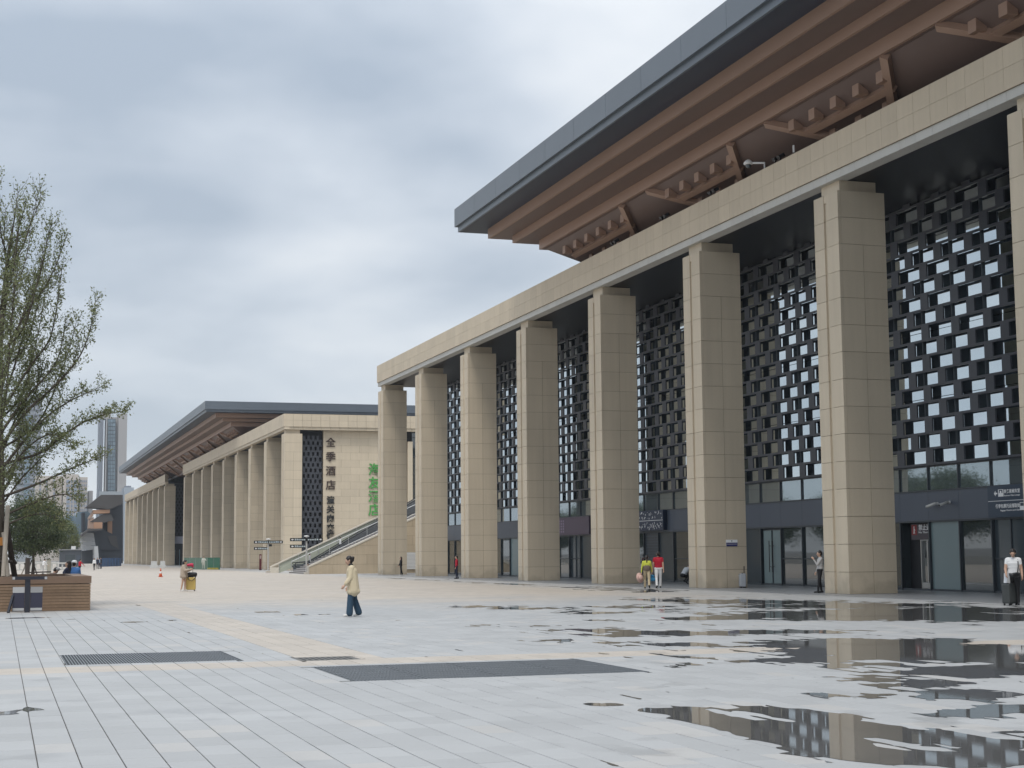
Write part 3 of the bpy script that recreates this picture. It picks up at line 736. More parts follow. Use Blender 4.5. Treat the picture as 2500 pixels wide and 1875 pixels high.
rail(st_, 146.35, 29.5, 41, stb, .95, 6); rail(st_, 156.8, 27.6, 41, stb, .95, 8)
# far balustrade: pale glass between a light coping and posts
zf = lambda X: .70+.452*(X-26.06)
fg = mat('pale_green_glass', (.42,.44,.36), .12, var=.04, scale=.4, ior=1.5)
for q in range(10):
    a, b_ = 26.9+q*2.0, 28.88+q*2.0
    mo(MB().prism([(a, max(0, zf(a)-1.25)), (b_, max(0, zf(b_)-1.25)), (b_, zf(b_)-.13), (a, zf(a)-.13)], 'y', 159.98, 160.02), 'glass_panel', fg, st_)
    mo(MB().tube([(a-.02, 159.9, max(0, zf(a)-1.25)), (a-.02, 159.9, zf(a)+.02)], .035, 6), 'rail_post', steel, st_)
mo(MB().prism([(26.0,zf(26.0)-.14),(47,zf(47)-.14),(47,zf(47)),(26.0,zf(26.0))], 'y', 159.85, 160.15), 'coping', cop, st_)
mo(MB().box(26.0, 26.85, 159.8, 160.2, 0, .56), 'end_stone', cop, st_)
mo(MB().prism([(27.5,0),(47,0),(47,zf(47)-1.3),(29.0,.02)], 'y', 159.75, 160.3), 'far_wall', wet, st_)
es = thing('escalator', (28.5, 157.2, 0), 'dark grey escalator casing climbing alongside the outdoor stairs', 'escalator')
esm = mat('escalator_casing', (.13,.14,.15), .35, metal=.4, var=.05, scale=.5)
ze = lambda X: 1.0+.575*(X-29.7)
mo(MB().prism([(28.2,0),(29.4,0),(45,ze(45)-1.25),(45,ze(45)),(29.5,ze(29.5)),(28.2,.88)], 'y', 157.2, 157.4), 'side_panel', esm, es)
mo(MB().prism([(28.2,0),(29.4,0),(45,ze(45)-1.25),(45,ze(45)),(29.5,ze(29.5)),(28.2,.88)], 'y', 159.2, 159.4), 'side_panel', esm, es)
mo(MB().prism([(28.6,0),(29.5,0),(45,ze(45)-1.0),(45,ze(45)-.9),(29.2,.1)], 'y', 157.4, 159.2), 'step_band', riser, es)
for Y in (157.3, 159.3):
    pts = [(28.6, Y, .55), (28.15, Y, .62), (28.02, Y, .82), (28.15, Y, 1.02), (28.7, Y, 1.06)]+[(x, Y, ze(x)+.10) for x in (29.8, 35, 44.8)]
    mo(MB().tube(pts, .05, 8), 'handrail', black, es)
lv = thing('louvre_vent', (37.0, 145.6, 0), 'white slatted ventilation panel on the stairs side wall, behind the end column', 'vent')
p = onY(988, 1392, 145.6); q = onY(1020, 1356, 145.6)
bo('vent_frame', p.x, q.x+.4, 145.58, 145.69, .35, 1.95, mat('vent_grey', (.5,.5,.5), .6), lv)
for k in range(12): bo('vent_slat', p.x+.03, q.x+.37, 145.54, 145.58, .40+.127*k, .49+.127*k, white, lv)

# ------------------------------------------------------------------ writing on the far end wall
def lettering(name, label, chars, xs, zs, size, m, bold, Y=186.12, ext=.05):
    t = thing(name, (xs, Y, zs[-1]-size/2), label, 'sign')
    bb = None
    for ch, z in zip(chars, zs):
        me = text_mesh(ch, size, m, ext, bold)
        n = len(me.vertices); co = np.empty(n*3); me.vertices.foreach_get('co', co); co = co.reshape(-1, 3)
        mn, mxx = co.min(0), co.max(0); co[:, :2] -= (mn[:2]+mxx[:2])/2; co[:, :2] *= size*.97/max(mxx[1]-mn[1], mxx[0]-mn[0]); me.vertices.foreach_set('co', co.ravel()); me.update()
        o = link('character', me, t, (0, 0, z-W[t].z)); o.rotation_euler = (R(90), 0, 0)
    return t
brn = mat('dark_brown_letter', (.055,.035,.03), .5); blk = mat('black_letter', (.025,.025,.025), .5); grn = mat('green_letter', (.075,.33,.075), .45)
cz = lambda a, b_: (onY(806, a, 186.2).z+onY(806, b_, 186.2).z)/2
lettering('hotel_lettering', 'four dark brown characters running down the top of the stone end wall', '全季酒店', 37.4, [cz(1067,1092), cz(1102,1127), cz(1138,1161), cz(1172,1196)], 1.2, brn, .012)
lettering('restaurant_lettering', 'five heavy black brush characters below the brown lettering on the end wall', '潼关肉夹馍', 37.4, [cz(1211,1230), cz(1234,1253), cz(1256,1275), cz(1279,1297), cz(1300,1318)], 1.0, blk, .03)
gz = lambda a, b_: (onY(910, a, 186.2).z+onY(910, b_, 186.2).z)/2
lettering('green_hotel_lettering', 'four bright green characters on the stone end wall, half hidden by a column', '海友酒店', 42.75, [gz(1132,1159), gz(1165,1192), gz(1198,1225), gz(1231,1258)], 1.5, grn, .02)

# ------------------------------------------------------------------ signs on the station front (they face -X)
def face_text(par, body, X, Y, z, size, m, bold=0., ax='LEFT', width=None):
    me = text_mesh(body, size, m, .002, bold, ax)
    o = link('lettering', me, par, Vector((X, Y, z))-W[par]); o.rotation_euler = (R(90), 0, R(-90))
    if width:
        xs = [v.co.x for v in me.vertices]; w_ = max(xs)-min(xs)
        if w_ > 1e-3: o.scale = (width/w_, 1, 1)
    return o
navy = mat('navy_sign_face', (.035,.055,.085), .35)
bs = thing('wayfinding_board', (37.05, 51.2, 2.97), 'navy overhead board pointing to business lounge and baggage, with white icons and arrow', 'sign')
bo('board', 37.02, 37.13, 47.0, 53.50, 2.955, 4.19, navy, bs)
XS = 37.005
bo('divider', XS, XS+.014, 47.2, 53.46, 3.585, 3.605, whitel, bs)
yS = lambda zx: onX(2150+zx/4.74, 1207, XS).y
a_ = yS(1310); b2 = yS(1350)
mo(MB().poly([(XS,a_,3.89),(XS,a_-.12,4.0),(XS,a_-.12,3.92),(XS,b2,3.92),(XS,b2,3.86),(XS,a_-.12,3.86),(XS,a_-.12,3.78)], [(0,1,2,3,4,5,6)]), 'arrow', whitel, bs)
ic = bo('icon', XS, XS+.01, yS(1420), yS(1360), 3.76, 4.04, whitel, bs); bo('icon_inner', XS-.004, XS, yS(1410), yS(1370), 3.90, 4.02, navy, ic); mo(MB().tube([(XS-.006,yS(1390),3.93),(XS-.003,yS(1390),3.93)], .06, 10), 'icon_figure', whitel, ic)
face_text(bs, '商务座候车室', XS, yS(1425), 3.94, .17, whitel, .003, width=1.02)
face_text(bs, 'Business Class Lounge', XS, yS(1427), 3.79, .085, whitel, .001, width=1.0)
face_text(bs, '行李包裹托运领取处', XS, yS(1325), 3.38, .17, whitel, .003, width=1.55)
face_text(bs, 'Baggage Check-in and Claim', XS, yS(1378), 3.22, .085, whitel, .001, width=1.25)
ic = bo('icon', XS, XS+.01, yS(1665), yS(1605), 3.20, 3.50, whitel, bs); bo('icon_inner', XS-.004, XS, yS(1657), yS(1612), 3.36, 3.48, navy, ic)
ns = thing('no_entry_sign', (XG+.15, 58.6, 2.15), 'dark sign with red pictogram square, forbidding passage, above the steel framed doors', 'sign')
NX = XG+.14
bo('sign_face', NX, NX+.05, 57.4, 59.60, 2.16, 2.84, mat('plum_sign', (.06,.05,.06), .4), ns)
bo('red_square', NX-.006, NX, 59.15, 59.56, 2.36, 2.80, mat('sign_red', (.22,.025,.025), .45), ns)
mo(MB().tube([(NX-.012,59.36,2.70),(NX-.007,59.36,2.70)], .035, 10).beam((NX-.01,59.36,2.66),(NX-.01,59.36,2.54),.06,.006,(1,0,0)).beam((NX-.01,59.36,2.55),(NX-.01,59.41,2.42),.03,.006,(1,0,0)).beam((NX-.01,59.36,2.55),(NX-.01,59.31,2.42),.03,.006,(1,0,0)).beam((NX-.01,59.36,2.64),(NX-.01,59.27,2.55),.02,.006,(1,0,0)), 'pictogram', whitel, ns)
face_text(ns, '禁止通行', NX-.008, 59.02, 2.66, .27, whitel, .004, width=1.20)
face_text(ns, 'No Thoroughfare', NX-.008, 59.02, 2.47, .13, whitel, .001, width=1.35)
ps = thing('purple_sign', (37.05, 101, 2.98), 'dull purple fascia sign with small faded lettering, between two columns', 'sign')
bo('sign_face', 37.02, 37.13, 98.0, 104.6, 2.97, 4.15, mat('dull_purple', (.085,.06,.095), .4), ps)
fad = mat('faded_lilac', (.28,.22,.30), .6)
for q in range(3):
    for r_ in range(5): bo('faded_glyph', 37.012, 37.02, 103.85-.42*q-.13, 103.85-.42*q+.10, 3.15+.18*r_, 3.27+.18*r_, fad, ps)
ls = thing('display_board', (36.95, 87.5, 3.05), 'dark blue display board speckled with white lights, divided by a white line', 'sign')
bo('board', 36.88, 37.12, 85.35, 89.9, 3.03, 4.22, mat('dark_blue_display', (.02,.035,.07), .3), ls)
bo('divider', 36.868, 36.88, 85.4, 89.85, 3.60, 3.63, whitel, ls)
rr = random.Random(5); g_ = MB()
for q in range(110):
    y, z = rr.uniform(85.5, 89.7), rr.choice((rr.uniform(3.10,3.32), rr.uniform(3.35,3.5), rr.uniform(3.72,3.85), rr.uniform(3.95,4.12))); a, b_ = rr.uniform(.012,.035), rr.uniform(.015,.06); g_.box(36.866, 36.879, y-a, y+a, z-b_, z+b_)
tag(mo(g_, 'light_dots', whitel, ls), kind='stuff')
yk = Y1-5*S-CW
nt_ = thing('column_notice', (33.2, yk-.02, 1.9), 'small white and navy notice plate fixed to a stone column', 'sign')
p = onY(1772.5, 1334, yk); q = onY(1800, 1317.5, yk)
bo('plate', p.x, q.x, yk-.02, yk-.004, p.z, q.z, whitel, nt_); bo('plate_band', p.x+.005, q.x-.005, yk-.024, yk-.02, p.z+.004, p.z+(q.z-p.z)*.56, mat('notice_navy', (.03,.03,.13), .4), nt_)
bo('plate_line', p.x+.03, q.x-.03, yk-.027, yk-.024, p.z+.10, p.z+.115, whitel, nt_); mo(MB().tube([((p.x+q.x)/2,yk-.025,q.z-.06),((p.x+q.x)/2,yk-.02,q.z-.06)], .03, 8), 'emblem', black, nt_)
# cameras
def bullet(px, py, dx, dy, label):
    p = onX(px, py, 37.1); t = thing('security_camera', tuple(p), label, 'camera')
    mo(MB().tube([p, p+Vector((-.16, 0, -.02))], .03, 8).tube([p+Vector((.03,0,0)), p+Vector((-.02,0,0))], .06, 10), 'bracket', white, t)
    a = p+Vector((-.16, 0, -.03)); d = Vector((dx, dy, -.25)).normalized()
    mo(MB().tube([a-d*.12, a+d*.42], .062, 10), 'housing', mat('camera_white', (.62,.62,.6), .4), t, True); mo(MB().tube([a+d*.42, a+d*.43], .045, 10), 'lens', black, t)
bullet(2288, 1229, -.25, 1., 'white tubular security camera pointing along the wall on the blue grey band')
bullet(2318, 1226, -1., -.25, 'short security camera pointing at the plaza on the blue grey band')
p = onX(1862, 412, 31.8); dm = thing('dome_camera', tuple(p), 'white dome camera on a bracket at the parapet edge', 'camera')
z0 = ZT
arm = [Vector((31.9, p.y, z0)), Vector((31.9, p.y, z0+.42)), Vector((31.35, p.y+.5, z0+.5))]
mo(MB().tube(arm, .05, 8), 'bracket', white, dm); e_ = arm[-1]
mo(MB().lathe([(.03,.16),(.12,.12),(.21,.02),(.21,-.06),(.10,-.08)][::-1], 14, (e_.x, e_.y, e_.z)), 'housing', white, dm, True); mo(MB().ball((e_.x,e_.y,e_.z-.12), .13, 12, 8), 'dome', dgrey, dm, True)
p = onX(1938, 372, 31.8); an = thing('parapet_antenna', (31.8, p.y, ZT), 'slim white antenna stick standing on the parapet', 'antenna')
mo(MB().tube([(31.8,p.y,ZT-.02),(31.8,p.y,ZT+.16)], .02, 6), 'mast', black, an); mo(MB().tube([(31.8,p.y,ZT+.16),(31.8,p.y,ZT+.48)], .045, 8), 'radome', white, an)
for px, py, lb in ((1503, 583, 'pair of black floodlights on the parapet under the eave corner'), (1625, 508, 'cluster of black floodlights on the parapet below a strut'), (1745, 455, 'black floodlights on the parapet beside the bracket blocks'), (1905, 388, 'small winged black fitting on the parapet near the antenna')):
    p = onX(px, py, 31.8); t = thing('floodlight', (31.8, p.y, ZT), lb, 'floodlight')
    for q in (0, .45): mo(MB().beam((31.8,p.y+q,ZT-.01),(31.8,p.y+q,ZT+.22),.05,.05,(1,0,0)), 'stand', black, t); mo(MB().beam((31.7,p.y+q,ZT+.24),(31.95,p.y+q,ZT+.38),.24,.16), 'lamp_head', black, t)

# ------------------------------------------------------------------ finger posts on the plaza
def fingerpost(x, y, hp, blades, label):
    t = thing('finger_post', (x, y, .01), label, 'signpost')
    mo(MB().tube([(x,y,.01),(x,y,hp)], .085, 10), 'post', mat('post_grey', (.42,.41,.39), .5), t); mo(MB().lathe([(.10,0),(.24,.03),(.24,.10),(.05,.13)], 12, (x,y,hp)), 'cap', white, t)
    bo('foot', x-.22, x+.22, y-.22, y+.22, .011, .20, mat('post_foot', (.5,.46,.4), .7), t)
    for x0, x1, z0, z1, ar in blades:
        b = bo('blade', x0, x1, y-.16, y-.09, z0, z1, mat('blade_black', (.02,.022,.025), .4), t); zm_ = (z0+z1)/2; h_ = (z1-z0)
        for side in ar:
            s_ = 1 if side == 'L' else -1; xa = x0+.10 if side == 'L' else x1-.10
            mo(MB().poly([(xa,y-.163,zm_),(xa+s_*.12,y-.163,zm_+.10),(xa+s_*.12,y-.163,zm_+.03),(xa+s_*.24,y-.163,zm_+.03),(xa+s_*.24,y-.163,zm_-.03),(xa+s_*.12,y-.163,zm_-.03),(xa+s_*.12,y-.163,zm_-.10)], [(0,1,2,3,4,5,6)]), 'arrow', whitel, b)
            for q in range(6): c0 = xa+s_*(.34+.17*q); bo('glyph', min(c0,c0+s_*.12), max(c0,c0+s_*.12), y-.166, y-.161, zm_-.07, zm_+(.08 if q < 2 else .05), mat('blade_print', (.42,.48,.5), .6), b)
fingerpost(25.9, 160.7, 3.36, [(24.42,27.36,2.98,3.27,'LR'),(24.42,25.75,2.34,2.62,'L'),(25.95,26.25,2.68,2.92,'')], 'black finger post with two long blades, farther from the stone side wall')
fingerpost(26.96, 146.2-.9, 3.45, [(25.40,28.46,3.05,3.34,'LR'),(25.40,26.8,2.44,2.72,'L')], 'black finger post beside the foot of the stairs side wall')

# ------------------------------------------------------------------ planter with plank cladding, sign stand
pl = thing('plank_planter', (-1.5, 52.6, .01), 'long raised planter clad in brown horizontal planks with a wide top board', 'planter')
wood = mat('weathered_plank', (.225,.150,.095), .7, var=.25, scale=1.2, grain=.18, gscale=14, rnd=.14); woodd = mat('plank_gap', (.07,.048,.032), .9); woodt = mat('top_board', (.19,.125,.085), .65, var=.15, scale=2)
mo(MB().box(-5, 2.75, 52.64, 61.2, .01, .86), 'planter_core', woodd, pl)
for k in range(9):
    z0 = .02+.0945*k
    bo('plank', -5.02, 2.79, 52.60, 52.64, z0, z0+.082, wood, pl); bo('plank', -5.02, 2.79, 61.2, 61.24, z0, z0+.082, wood, pl); bo('plank', 2.75, 2.79, 52.645, 61.195, z0, z0+.082, wood, pl)
for x0, x1, y0, y1 in ((-5.04,2.81,52.58,53.1),(-5.04,2.81,60.74,61.26),(2.29,2.81,53.105,60.735)): bo('top_board', x0, x1, y0, y1, .875, 1.10, woodt, pl)
mo(MB().box(-5, 2.28, 53.11, 60.73, .86, .98), 'soil', mat('planter_soil', (.09,.07,.05), .95, var=.3, scale=4), pl)
bn = thing('park_bench', (1.9, 63.1, .01), 'low timber bench behind the planter where people sit', 'bench')
for q in range(3): bo('seat_slat', .2, 3.3, 62.8+.19*q, 62.97+.19*q, .50, .55, wood, bn)
for x in (.35, 1.75, 3.1): bo('leg', x, x+.1, 62.85, 63.3, .01, .50, black, bn)
sg2 = thing('sign_stand', (.83, 51.6, .01), 'dark T-shaped sign stand with two navy panels, standing before the plank planter', 'sign')
dk = mat('dark_navy_metal', (.022,.024,.035), .4); pn = mat('panel_navy', (.035,.035,.06), .35); gp = mat('grey_print', (.42,.42,.42), .5)
bo('post', .76, .92, 51.52, 51.64, .01, 1.02, dk, sg2); bo('top_board', .38, 1.42, 51.48, 51.66, 1.02, 1.12, dk, sg2)
for x in (.385, 1.34): bo('board_end', x, x+.075, 51.47, 51.48, 1.03, 1.11, gp, sg2)
for x0, x1, c in ((.40,.755,.42),(.925,1.29,.3)):
    b = bo('panel', x0, x1, 51.55, 51.59, .05, .80, pn, sg2); bo('panel_head', x0+.003, x1-.003, 51.54, 51.55, .62, .798, mat('grey_print_%d' % int(c*100), (c,c,c), .5), b); bo('panel_foot', x0+.01, x1-.01, 51.54, 51.55, .07, .15, gp, b)
mo(MB().beam((.42,51.56,.55),(.28,51.3,.02),.07,.07), 'brace', dk, sg2)

# ------------------------------------------------------------------ small things far across the plaza
p = gnd(392, 1409); cn = thing('traffic_cone', (p.x,p.y,.01), 'small orange and white traffic cone alone on the far cream paving', 'cone')
orr = mat('cone_orange', (.55,.10,.03), .5)
mo(MB().box(p.x-.2,p.x+.2,p.y-.2,p.y+.2,.011,.05), 'base', orr, cn); mo(MB().lathe([(.15,.05),(.11,.30)], 12, (p.x,p.y,0)), 'lower_cone', orr, cn, True); mo(MB().lathe([(.11,.30),(.08,.48)], 12, (p.x,p.y,0)), 'band', white, cn, True); mo(MB().lathe([(.08,.48),(.03,.75)], 12, (p.x,p.y,0)), 'upper_cone', orr, cn, True)
for k, px in enumerate((376, 397)):
    p = gnd(px, 1387); t = thing('concrete_block', (p.x,p.y,.01), ('wider' if k == 0 else 'narrower')+' of two white two-tier concrete blocks standing before the far colonnade', 'block', 'white blocks before the far colonnade')
    wb_ = mat('white_concrete', (.62,.63,.62), .8, var=.08, scale=2); s_ = 1.0 if k == 0 else .78
    mo(MB().box(p.x-.58*s_,p.x+.58*s_,p.y-.5,p.y+.5,.011,.48), 'base', wb_, t); mo(MB().box(p.x-.42*s_,p.x+.42*s_,p.y-.36,p.y+.36,.48,1.10), 'upper_tier', wb_, t)
gf = thing('green_fence', (24.1, 221.4, .01), 'green site fence panels with yellow and black striped foot, along the far columns', 'fence')
gm = [mat('green_mesh', (.10,.17,.125), .7, var=.12, scale=2), mat('green_board', (.02,.115,.065), .6)]
P0, P1 = Vector((24.1,221.4,0)), Vector((27.25,208,0))
for q in range(6):
    a, b_ = P0.lerp(P1, q/6+.004), P0.lerp(P1, (q+1)/6-.004)
    mo(MB().beam((a.x,a.y,.80),(b_.x,b_.y,.80),.05,1.56), 'fence_panel', gm[1 if q >= 4 else 0], gf); mo(MB().tube([(a.x,a.y,.01),(a.x,a.y,1.66)], .04, 6), 'fence_post', mat('fence_steel', (.3,.33,.32), .5), gf)
a, b_ = P0.lerp(P1, 4.1/6), P0.lerp(P1, 5.9/6)
for q in range(8): mo(MB().beam(a.lerp(b_, q/8)+Vector((-.06,-.04,.14)), a.lerp(b_, (q+.55)/8)+Vector((-.06,-.04,.14)), .03, .24), 'hazard_stripe', mat('hazard_yellow', (.5,.38,.03), .6), gf)
p = gnd(636, 1392); rb = thing('maroon_banner', (p.x,p.y,.01), 'narrow maroon banner stand leaning by a far column', 'banner')
mo(MB().box(p.x-.16,p.x+.12,p.y-.03,p.y+.03,.06,1.95), 'panel', mat('maroon', (.12,.02,.025), .6), rb); mo(MB().box(p.x-.2,p.x+.16,p.y-.2,p.y+.2,.011,.06), 'foot', black, rb); mo(MB().box(p.x-.10,p.x+.06,p.y-.034,p.y-.03,1.4,1.8), 'print', mat('pale_print', (.5,.38,.36), .6), rb)
bh = thing('blue_hoarding', (18.3, 316, .01), 'bright blue site hoarding beyond the end of the far colonnade', 'hoarding')
blu = mat('hoarding_blue', (.055,.15,.36), .5, rnd=.06)
P0, P1 = gnd(243, 1384), gnd(296, 1382)
for q in range(7):
    a, b_ = P0.lerp(P1, q/7+.006), P0.lerp(P1, (q+1)/7-.006); mo(MB().beam((a.x,a.y,.82),(b_.x,b_.y,.82),.06,1.6), 'hoarding_panel', blu, bh)
kp = gnd(172, 1384); kk = thing('kiosk', (kp.x,kp.y,.01), 'dark grey flat-roofed kiosk with an air conditioner on its roof', 'kiosk')
km = mat('kiosk_grey', (.075,.085,.10), .5, var=.06, scale=.5)
kw = 24*kp.y/3860*1.02
mo(MB().box(kp.x-kw,kp.x+kw,kp.y,kp.y+4,.01,3.15), 'wall', km, kk); mo(MB().box(kp.x-kw-.15,kp.x+kw+.15,kp.y-.2,kp.y+4.2,3.15,3.32), 'roof', mat('kiosk_roof', (.3,.31,.32), .5), kk)
bo('hatch', kp.x-kw*.5, kp.x+kw*.4, kp.y-.03, kp.y, .9, 2.3, dgrey, kk); bo('door', kp.x+kw*.55, kp.x+kw*.9, kp.y-.03, kp.y, .02, 2.2, panelm, kk); bo('air_conditioner', kp.x+.1, kp.x+.9, kp.y+.3, kp.y+.9, 3.32, 3.92, white, kk)
lw = thing('stone_balustrade', (-1, 232, .01), 'long pale stone balustrade beyond the round tree', 'balustrade')
bst = mat('pale_grey_stone', (.50,.50,.48), .7, var=.06)
for q in range(26): x = -9+q*.72; bo('baluster', x, x+.22, 231.9, 232.2, .02, .85, bst, lw)
bo('top_rail', -9.2, 9.3, 231.82, 232.28, .85, 1.08, bst, lw); bo('base_rail', -9.2, 9.3, 231.84, 232.26, .0, .16, bst, lw)
gp_ = gnd(119, 1402); pp = thing('stone_pillar', (gp_.x, gp_.y, .01), 'short square stone pillar standing beyond the bench', 'pillar')
d_ = gp_.y/3860
mo(MB().box(gp_.x-4.5*d_,gp_.x+4.5*d_,gp_.y-.3,gp_.y+.3,.011,36*d_), 'shaft', mat('pillar_stone', (.36,.34,.29), .8, var=.1, scale=2), pp); mo(MB().box(gp_.x-6*d_,gp_.x+6*d_,gp_.y-.4,gp_.y+.4,36*d_,38*d_), 'cap', bst, pp)
# ------------------------------------------------------------------ trees
bark = mat('grey_brown_bark', (.085,.07,.055), .9, var=.25, scale=3, grain=.2, gscale=25)
def leafmat(name, c1, c2):
    m = mat(name, c1, .6, rnd=.5, col2=c2, isl=True, var=.25, scale=.5); t = m.node_tree; b = t.nodes['Principled BSDF']
    tr = t.nodes.new('ShaderNodeBsdfTranslucent'); mx_ = t.nodes.new('ShaderNodeMixShader'); mx_.inputs[0].default_value = .35
    src = b.inputs['Base Color'].links[0].from_socket; t.links.new(src, tr.inputs[0]); o = t.nodes['Material Output']
    t.links.new(b.outputs[0], mx_.inputs[1]); t.links.new(tr.outputs[0], mx_.inputs[2]); t.links.new(mx_.outputs[0], o.inputs[0]); return m
leaf_a = leafmat('sparse_spring_leaf', (.125,.155,.065), (.235,.245,.125)); leaf_b = leafmat('dense_dark_leaf', (.042,.066,.028), (.11,.135,.06)); leaf_c = leafmat('pale_leaf', (.13,.16,.06), (.22,.24,.10))
def leaf_mesh(name, cen, size, m, rs):
    n = len(cen); cen = np.asarray(cen); a = rs.normal(size=(n,3)); a /= np.linalg.norm(a, axis=1)[:,None]; b_ = rs.normal(size=(n,3)); b_ -= (b_*a).sum(1)[:,None]*a; b_ /= np.linalg.norm(b_, axis=1)[:,None]
    s = (size*rs.uniform(.6,1.35,n))[:,None]
    v = np.stack([cen-a*s, cen-b_*s*.48+a*s*.1, cen+a*s, cen+b_*s*.48+a*s*.1], 1).reshape(-1,3)
    me = bpy.data.meshes.new(name); me.vertices.add(4*n); me.vertices.foreach_set('co', v.ravel()); me.loops.add(4*n); me.loops.foreach_set('vertex_index', np.arange(4*n, dtype=np.int32))
    me.polygons.add(n); me.polygons.foreach_set('loop_start', np.arange(0,4*n,4,dtype=np.int32)); me.polygons.foreach_set('loop_total', np.full(n,4,dtype=np.int32)); me.update(); me.validate(); me.materials.append(m); return me
def curve_pts(pts, n):
    P = [Vector(p) for p in pts]; P = [P[0]*2-P[1]]+P+[P[-1]*2-P[-2]]; o = []
    m_ = len(P)-3
    for k in range(n+1):
        t = k/n*m_; i = min(int(t), m_-1); u = t-i; a, b_, c, d = P[i:i+4]
        o.append(.5*((2*b_)+(-a+c)*u+(2*a-5*b_+4*c-d)*u*u+(-a+3*b_-3*c+d)*u**3))
    return o
def big_tree(x, y):
    rs = np.random.default_rng(3); rr = random.Random(3)
    t = thing('tall_tree', (x, y, .98), 'tall airy tree with upswept branches and sparse small leaves, growing in the plank planter', 'tree')
    tm = MB(); trunk = curve_pts([(x,y,.95),(x+.05,y,4),(x-.10,y+.1,8),(x+.05,y,11.4),(x+.25,y-.1,13.2)], 24)
    tm.tube(trunk, [.17*(1-k/25)**.8+.012 for k in range(25)], 10)
    leaves = []
    def limb(pts, r0, dens, green):
        L_ = sum((Vector(pts[i+1])-Vector(pts[i])).length for i in range(len(pts)-1)); n = max(6, int(L_/.35)); P = curve_pts(pts, n)
        tm.tube(P, [r0*(1-k/(n+1))**.9+.006 for k in range(n+1)], 5)
        for k in range(2, n+1):
            d0 = (P[k]-P[k-1]).normalized(); f = k/n
            for q in range(3 if k < n else 4):
                if rr.random() < .12: continue
                az = rr.uniform(0, 6.28); side = d0.orthogonal().normalized(); side.rotate(Matrix.Rotation(az, 3, d0)); d = (d0*.75+side*.7+Vector((0,0,.45))).normalized()
                tl = rr.uniform(.35, 1.15)*(1.15-.55*f)*(1 if q < 2 else .8); e_ = P[k]+d*tl+Vector((0,0,.12*tl)); mid = (P[k]+e_)/2+side*.05*tl
                tm.tube([P[k], mid, e_], [.010,.007,.004], 3, False)
                m_ = int(dens*tl*rr.uniform(.35,1.3)*min(1.1, max(.35, 1.25-(P[k].z-3)/14)))
                for w in range(m_):
                    u = rr.random()**.8; c = (P[k].lerp(mid, u*2) if u < .5 else mid.lerp(e_, u*2-1)); leaves.append((c.x+rr.gauss(0,.085), c.y+rr.gauss(0,.085), c.z+rr.gauss(0,.085)))
    limb([trunk[14], trunk[17], trunk[20], trunk[24], trunk[24]+Vector((.12,0,1.1))], .05, 60, 1)
    Q = lambda px, py, dy=0.: tuple(onY(px, py, y+dy))
    for pts, r0 in [([(0,1135),(101,1105),(139,1073),(202,1032),(245,1015),(300,1003)], .05), ([(0,1215),(95,1180),(145,1157),(197,1134),(231,1122)], .045), ([(2,1262),(78,1229),(153,1206),(190,1222)], .04),
                    ([(0,1060),(56,981),(125,903),(147,856),(160,785)], .05), ([(2,1090),(60,1010),(125,950),(175,897),(200,859),(219,809),(233,738)], .05), ([(0,960),(53,778),(91,693),(110,615),(122,555)], .05),
                    ([(0,1150),(90,1040),(160,985),(238,948)], .045), ([(0,880),(60,770),(110,700),(140,640),(160,580)], .04), ([(0,760),(30,640),(45,560),(62,500)], .035), ([(0,830),(20,700),(10,600),(14,510)], .03), ([(0,1010),(70,900),(120,830),(140,740),(150,660)], .04),
                    ([(0,1180),(60,1100),(120,1060),(170,1080)], .035), ([(0,1000),(40,880),(60,800),(75,700)], .04), ([(0,1120),(40,1020),(85,960),(100,880)], .04), ([(0,1240),(50,1170),(90,1130),(120,1090)], .035), ([(0,1290),(60,1262),(110,1255),(150,1275)], .03)]:
        dy = rr.uniform(-1.2, 1.2); n = len(pts); limb([Q(px, py, dy*i/(n-1)) for i, (px, py) in enumerate(pts)], r0, 88, 1)
    for k in range(30):
        z0 = 2.6+10.4*(k/30); az = 2.4*k+rr.uniform(-.4,.4)
        if abs((az+math.pi) % (2*math.pi)-math.pi) < .35: continue
        L_ = 4.3*(1-(z0-2.6)/14)+.5; d = Vector((math.cos(az), math.sin(az), 0)); p0 = Vector((x, y, z0)); a0 = rr.uniform(.25,.5)
        limb([p0, p0+d*L_*.38+Vector((0,0,L_*a0*.6)), p0+d*L_*.62+Vector((0,0,L_*(a0+.35))), p0+d*L_*.74+Vector((0,0,L_*(a0+.75)))], .045*(1-.5*k/30), 80, 1)
    mo(tm, 'trunk', bark, t, True)
    o = link('crown', leaf_mesh('crown', np.array(leaves), .048, leaf_a, rs), t, tuple(-W[t])); return t
big_tree(-.10, 56.5)
def round_tree_mesh(seed, r, rz, zc, n_cl, n_lf, size, m):
    rs = np.random.default_rng(seed); rr = random.Random(seed); L_ = []; tm = MB()
    tr = curve_pts([(0,0,0),(.05,0,zc*.3),(-.04,.03,zc*.55),(0,0,zc)], 8); tm.tube(tr, [.17*(1-k/10) for k in range(9)], 8)
    for k in range(n_cl):
        u = rr.uniform(-1,1)**1; ph = rr.uniform(0, 6.283); q = math.sqrt(1-u*u); f = rr.uniform(.35,1.0)**.45*(1+.13*math.sin(3*ph+seed)+.10*math.sin(7*ph+2*u*3))
        c = Vector((q*math.cos(ph)*r*f, q*math.sin(ph)*r*f, zc+u*rz*f*(1.0 if u > 0 else .95)))
        b0 = tr[rr.randrange(4,8)]; 
        if k % 3 == 0: tm.tube([b0, b0.lerp(c,.5)+Vector((0,0,-.12)), c], [.045,.025,.010], 4, False)
        s_ = rr.uniform(.22,.46)*r/2.6; g = rs.normal(size=(n_lf,3))*np.array([s_,s_,s_*.7])
        L_.append(g+np.array(c))
    return tm, leaf_mesh('crown', np.concatenate(L_), size, m, rs)
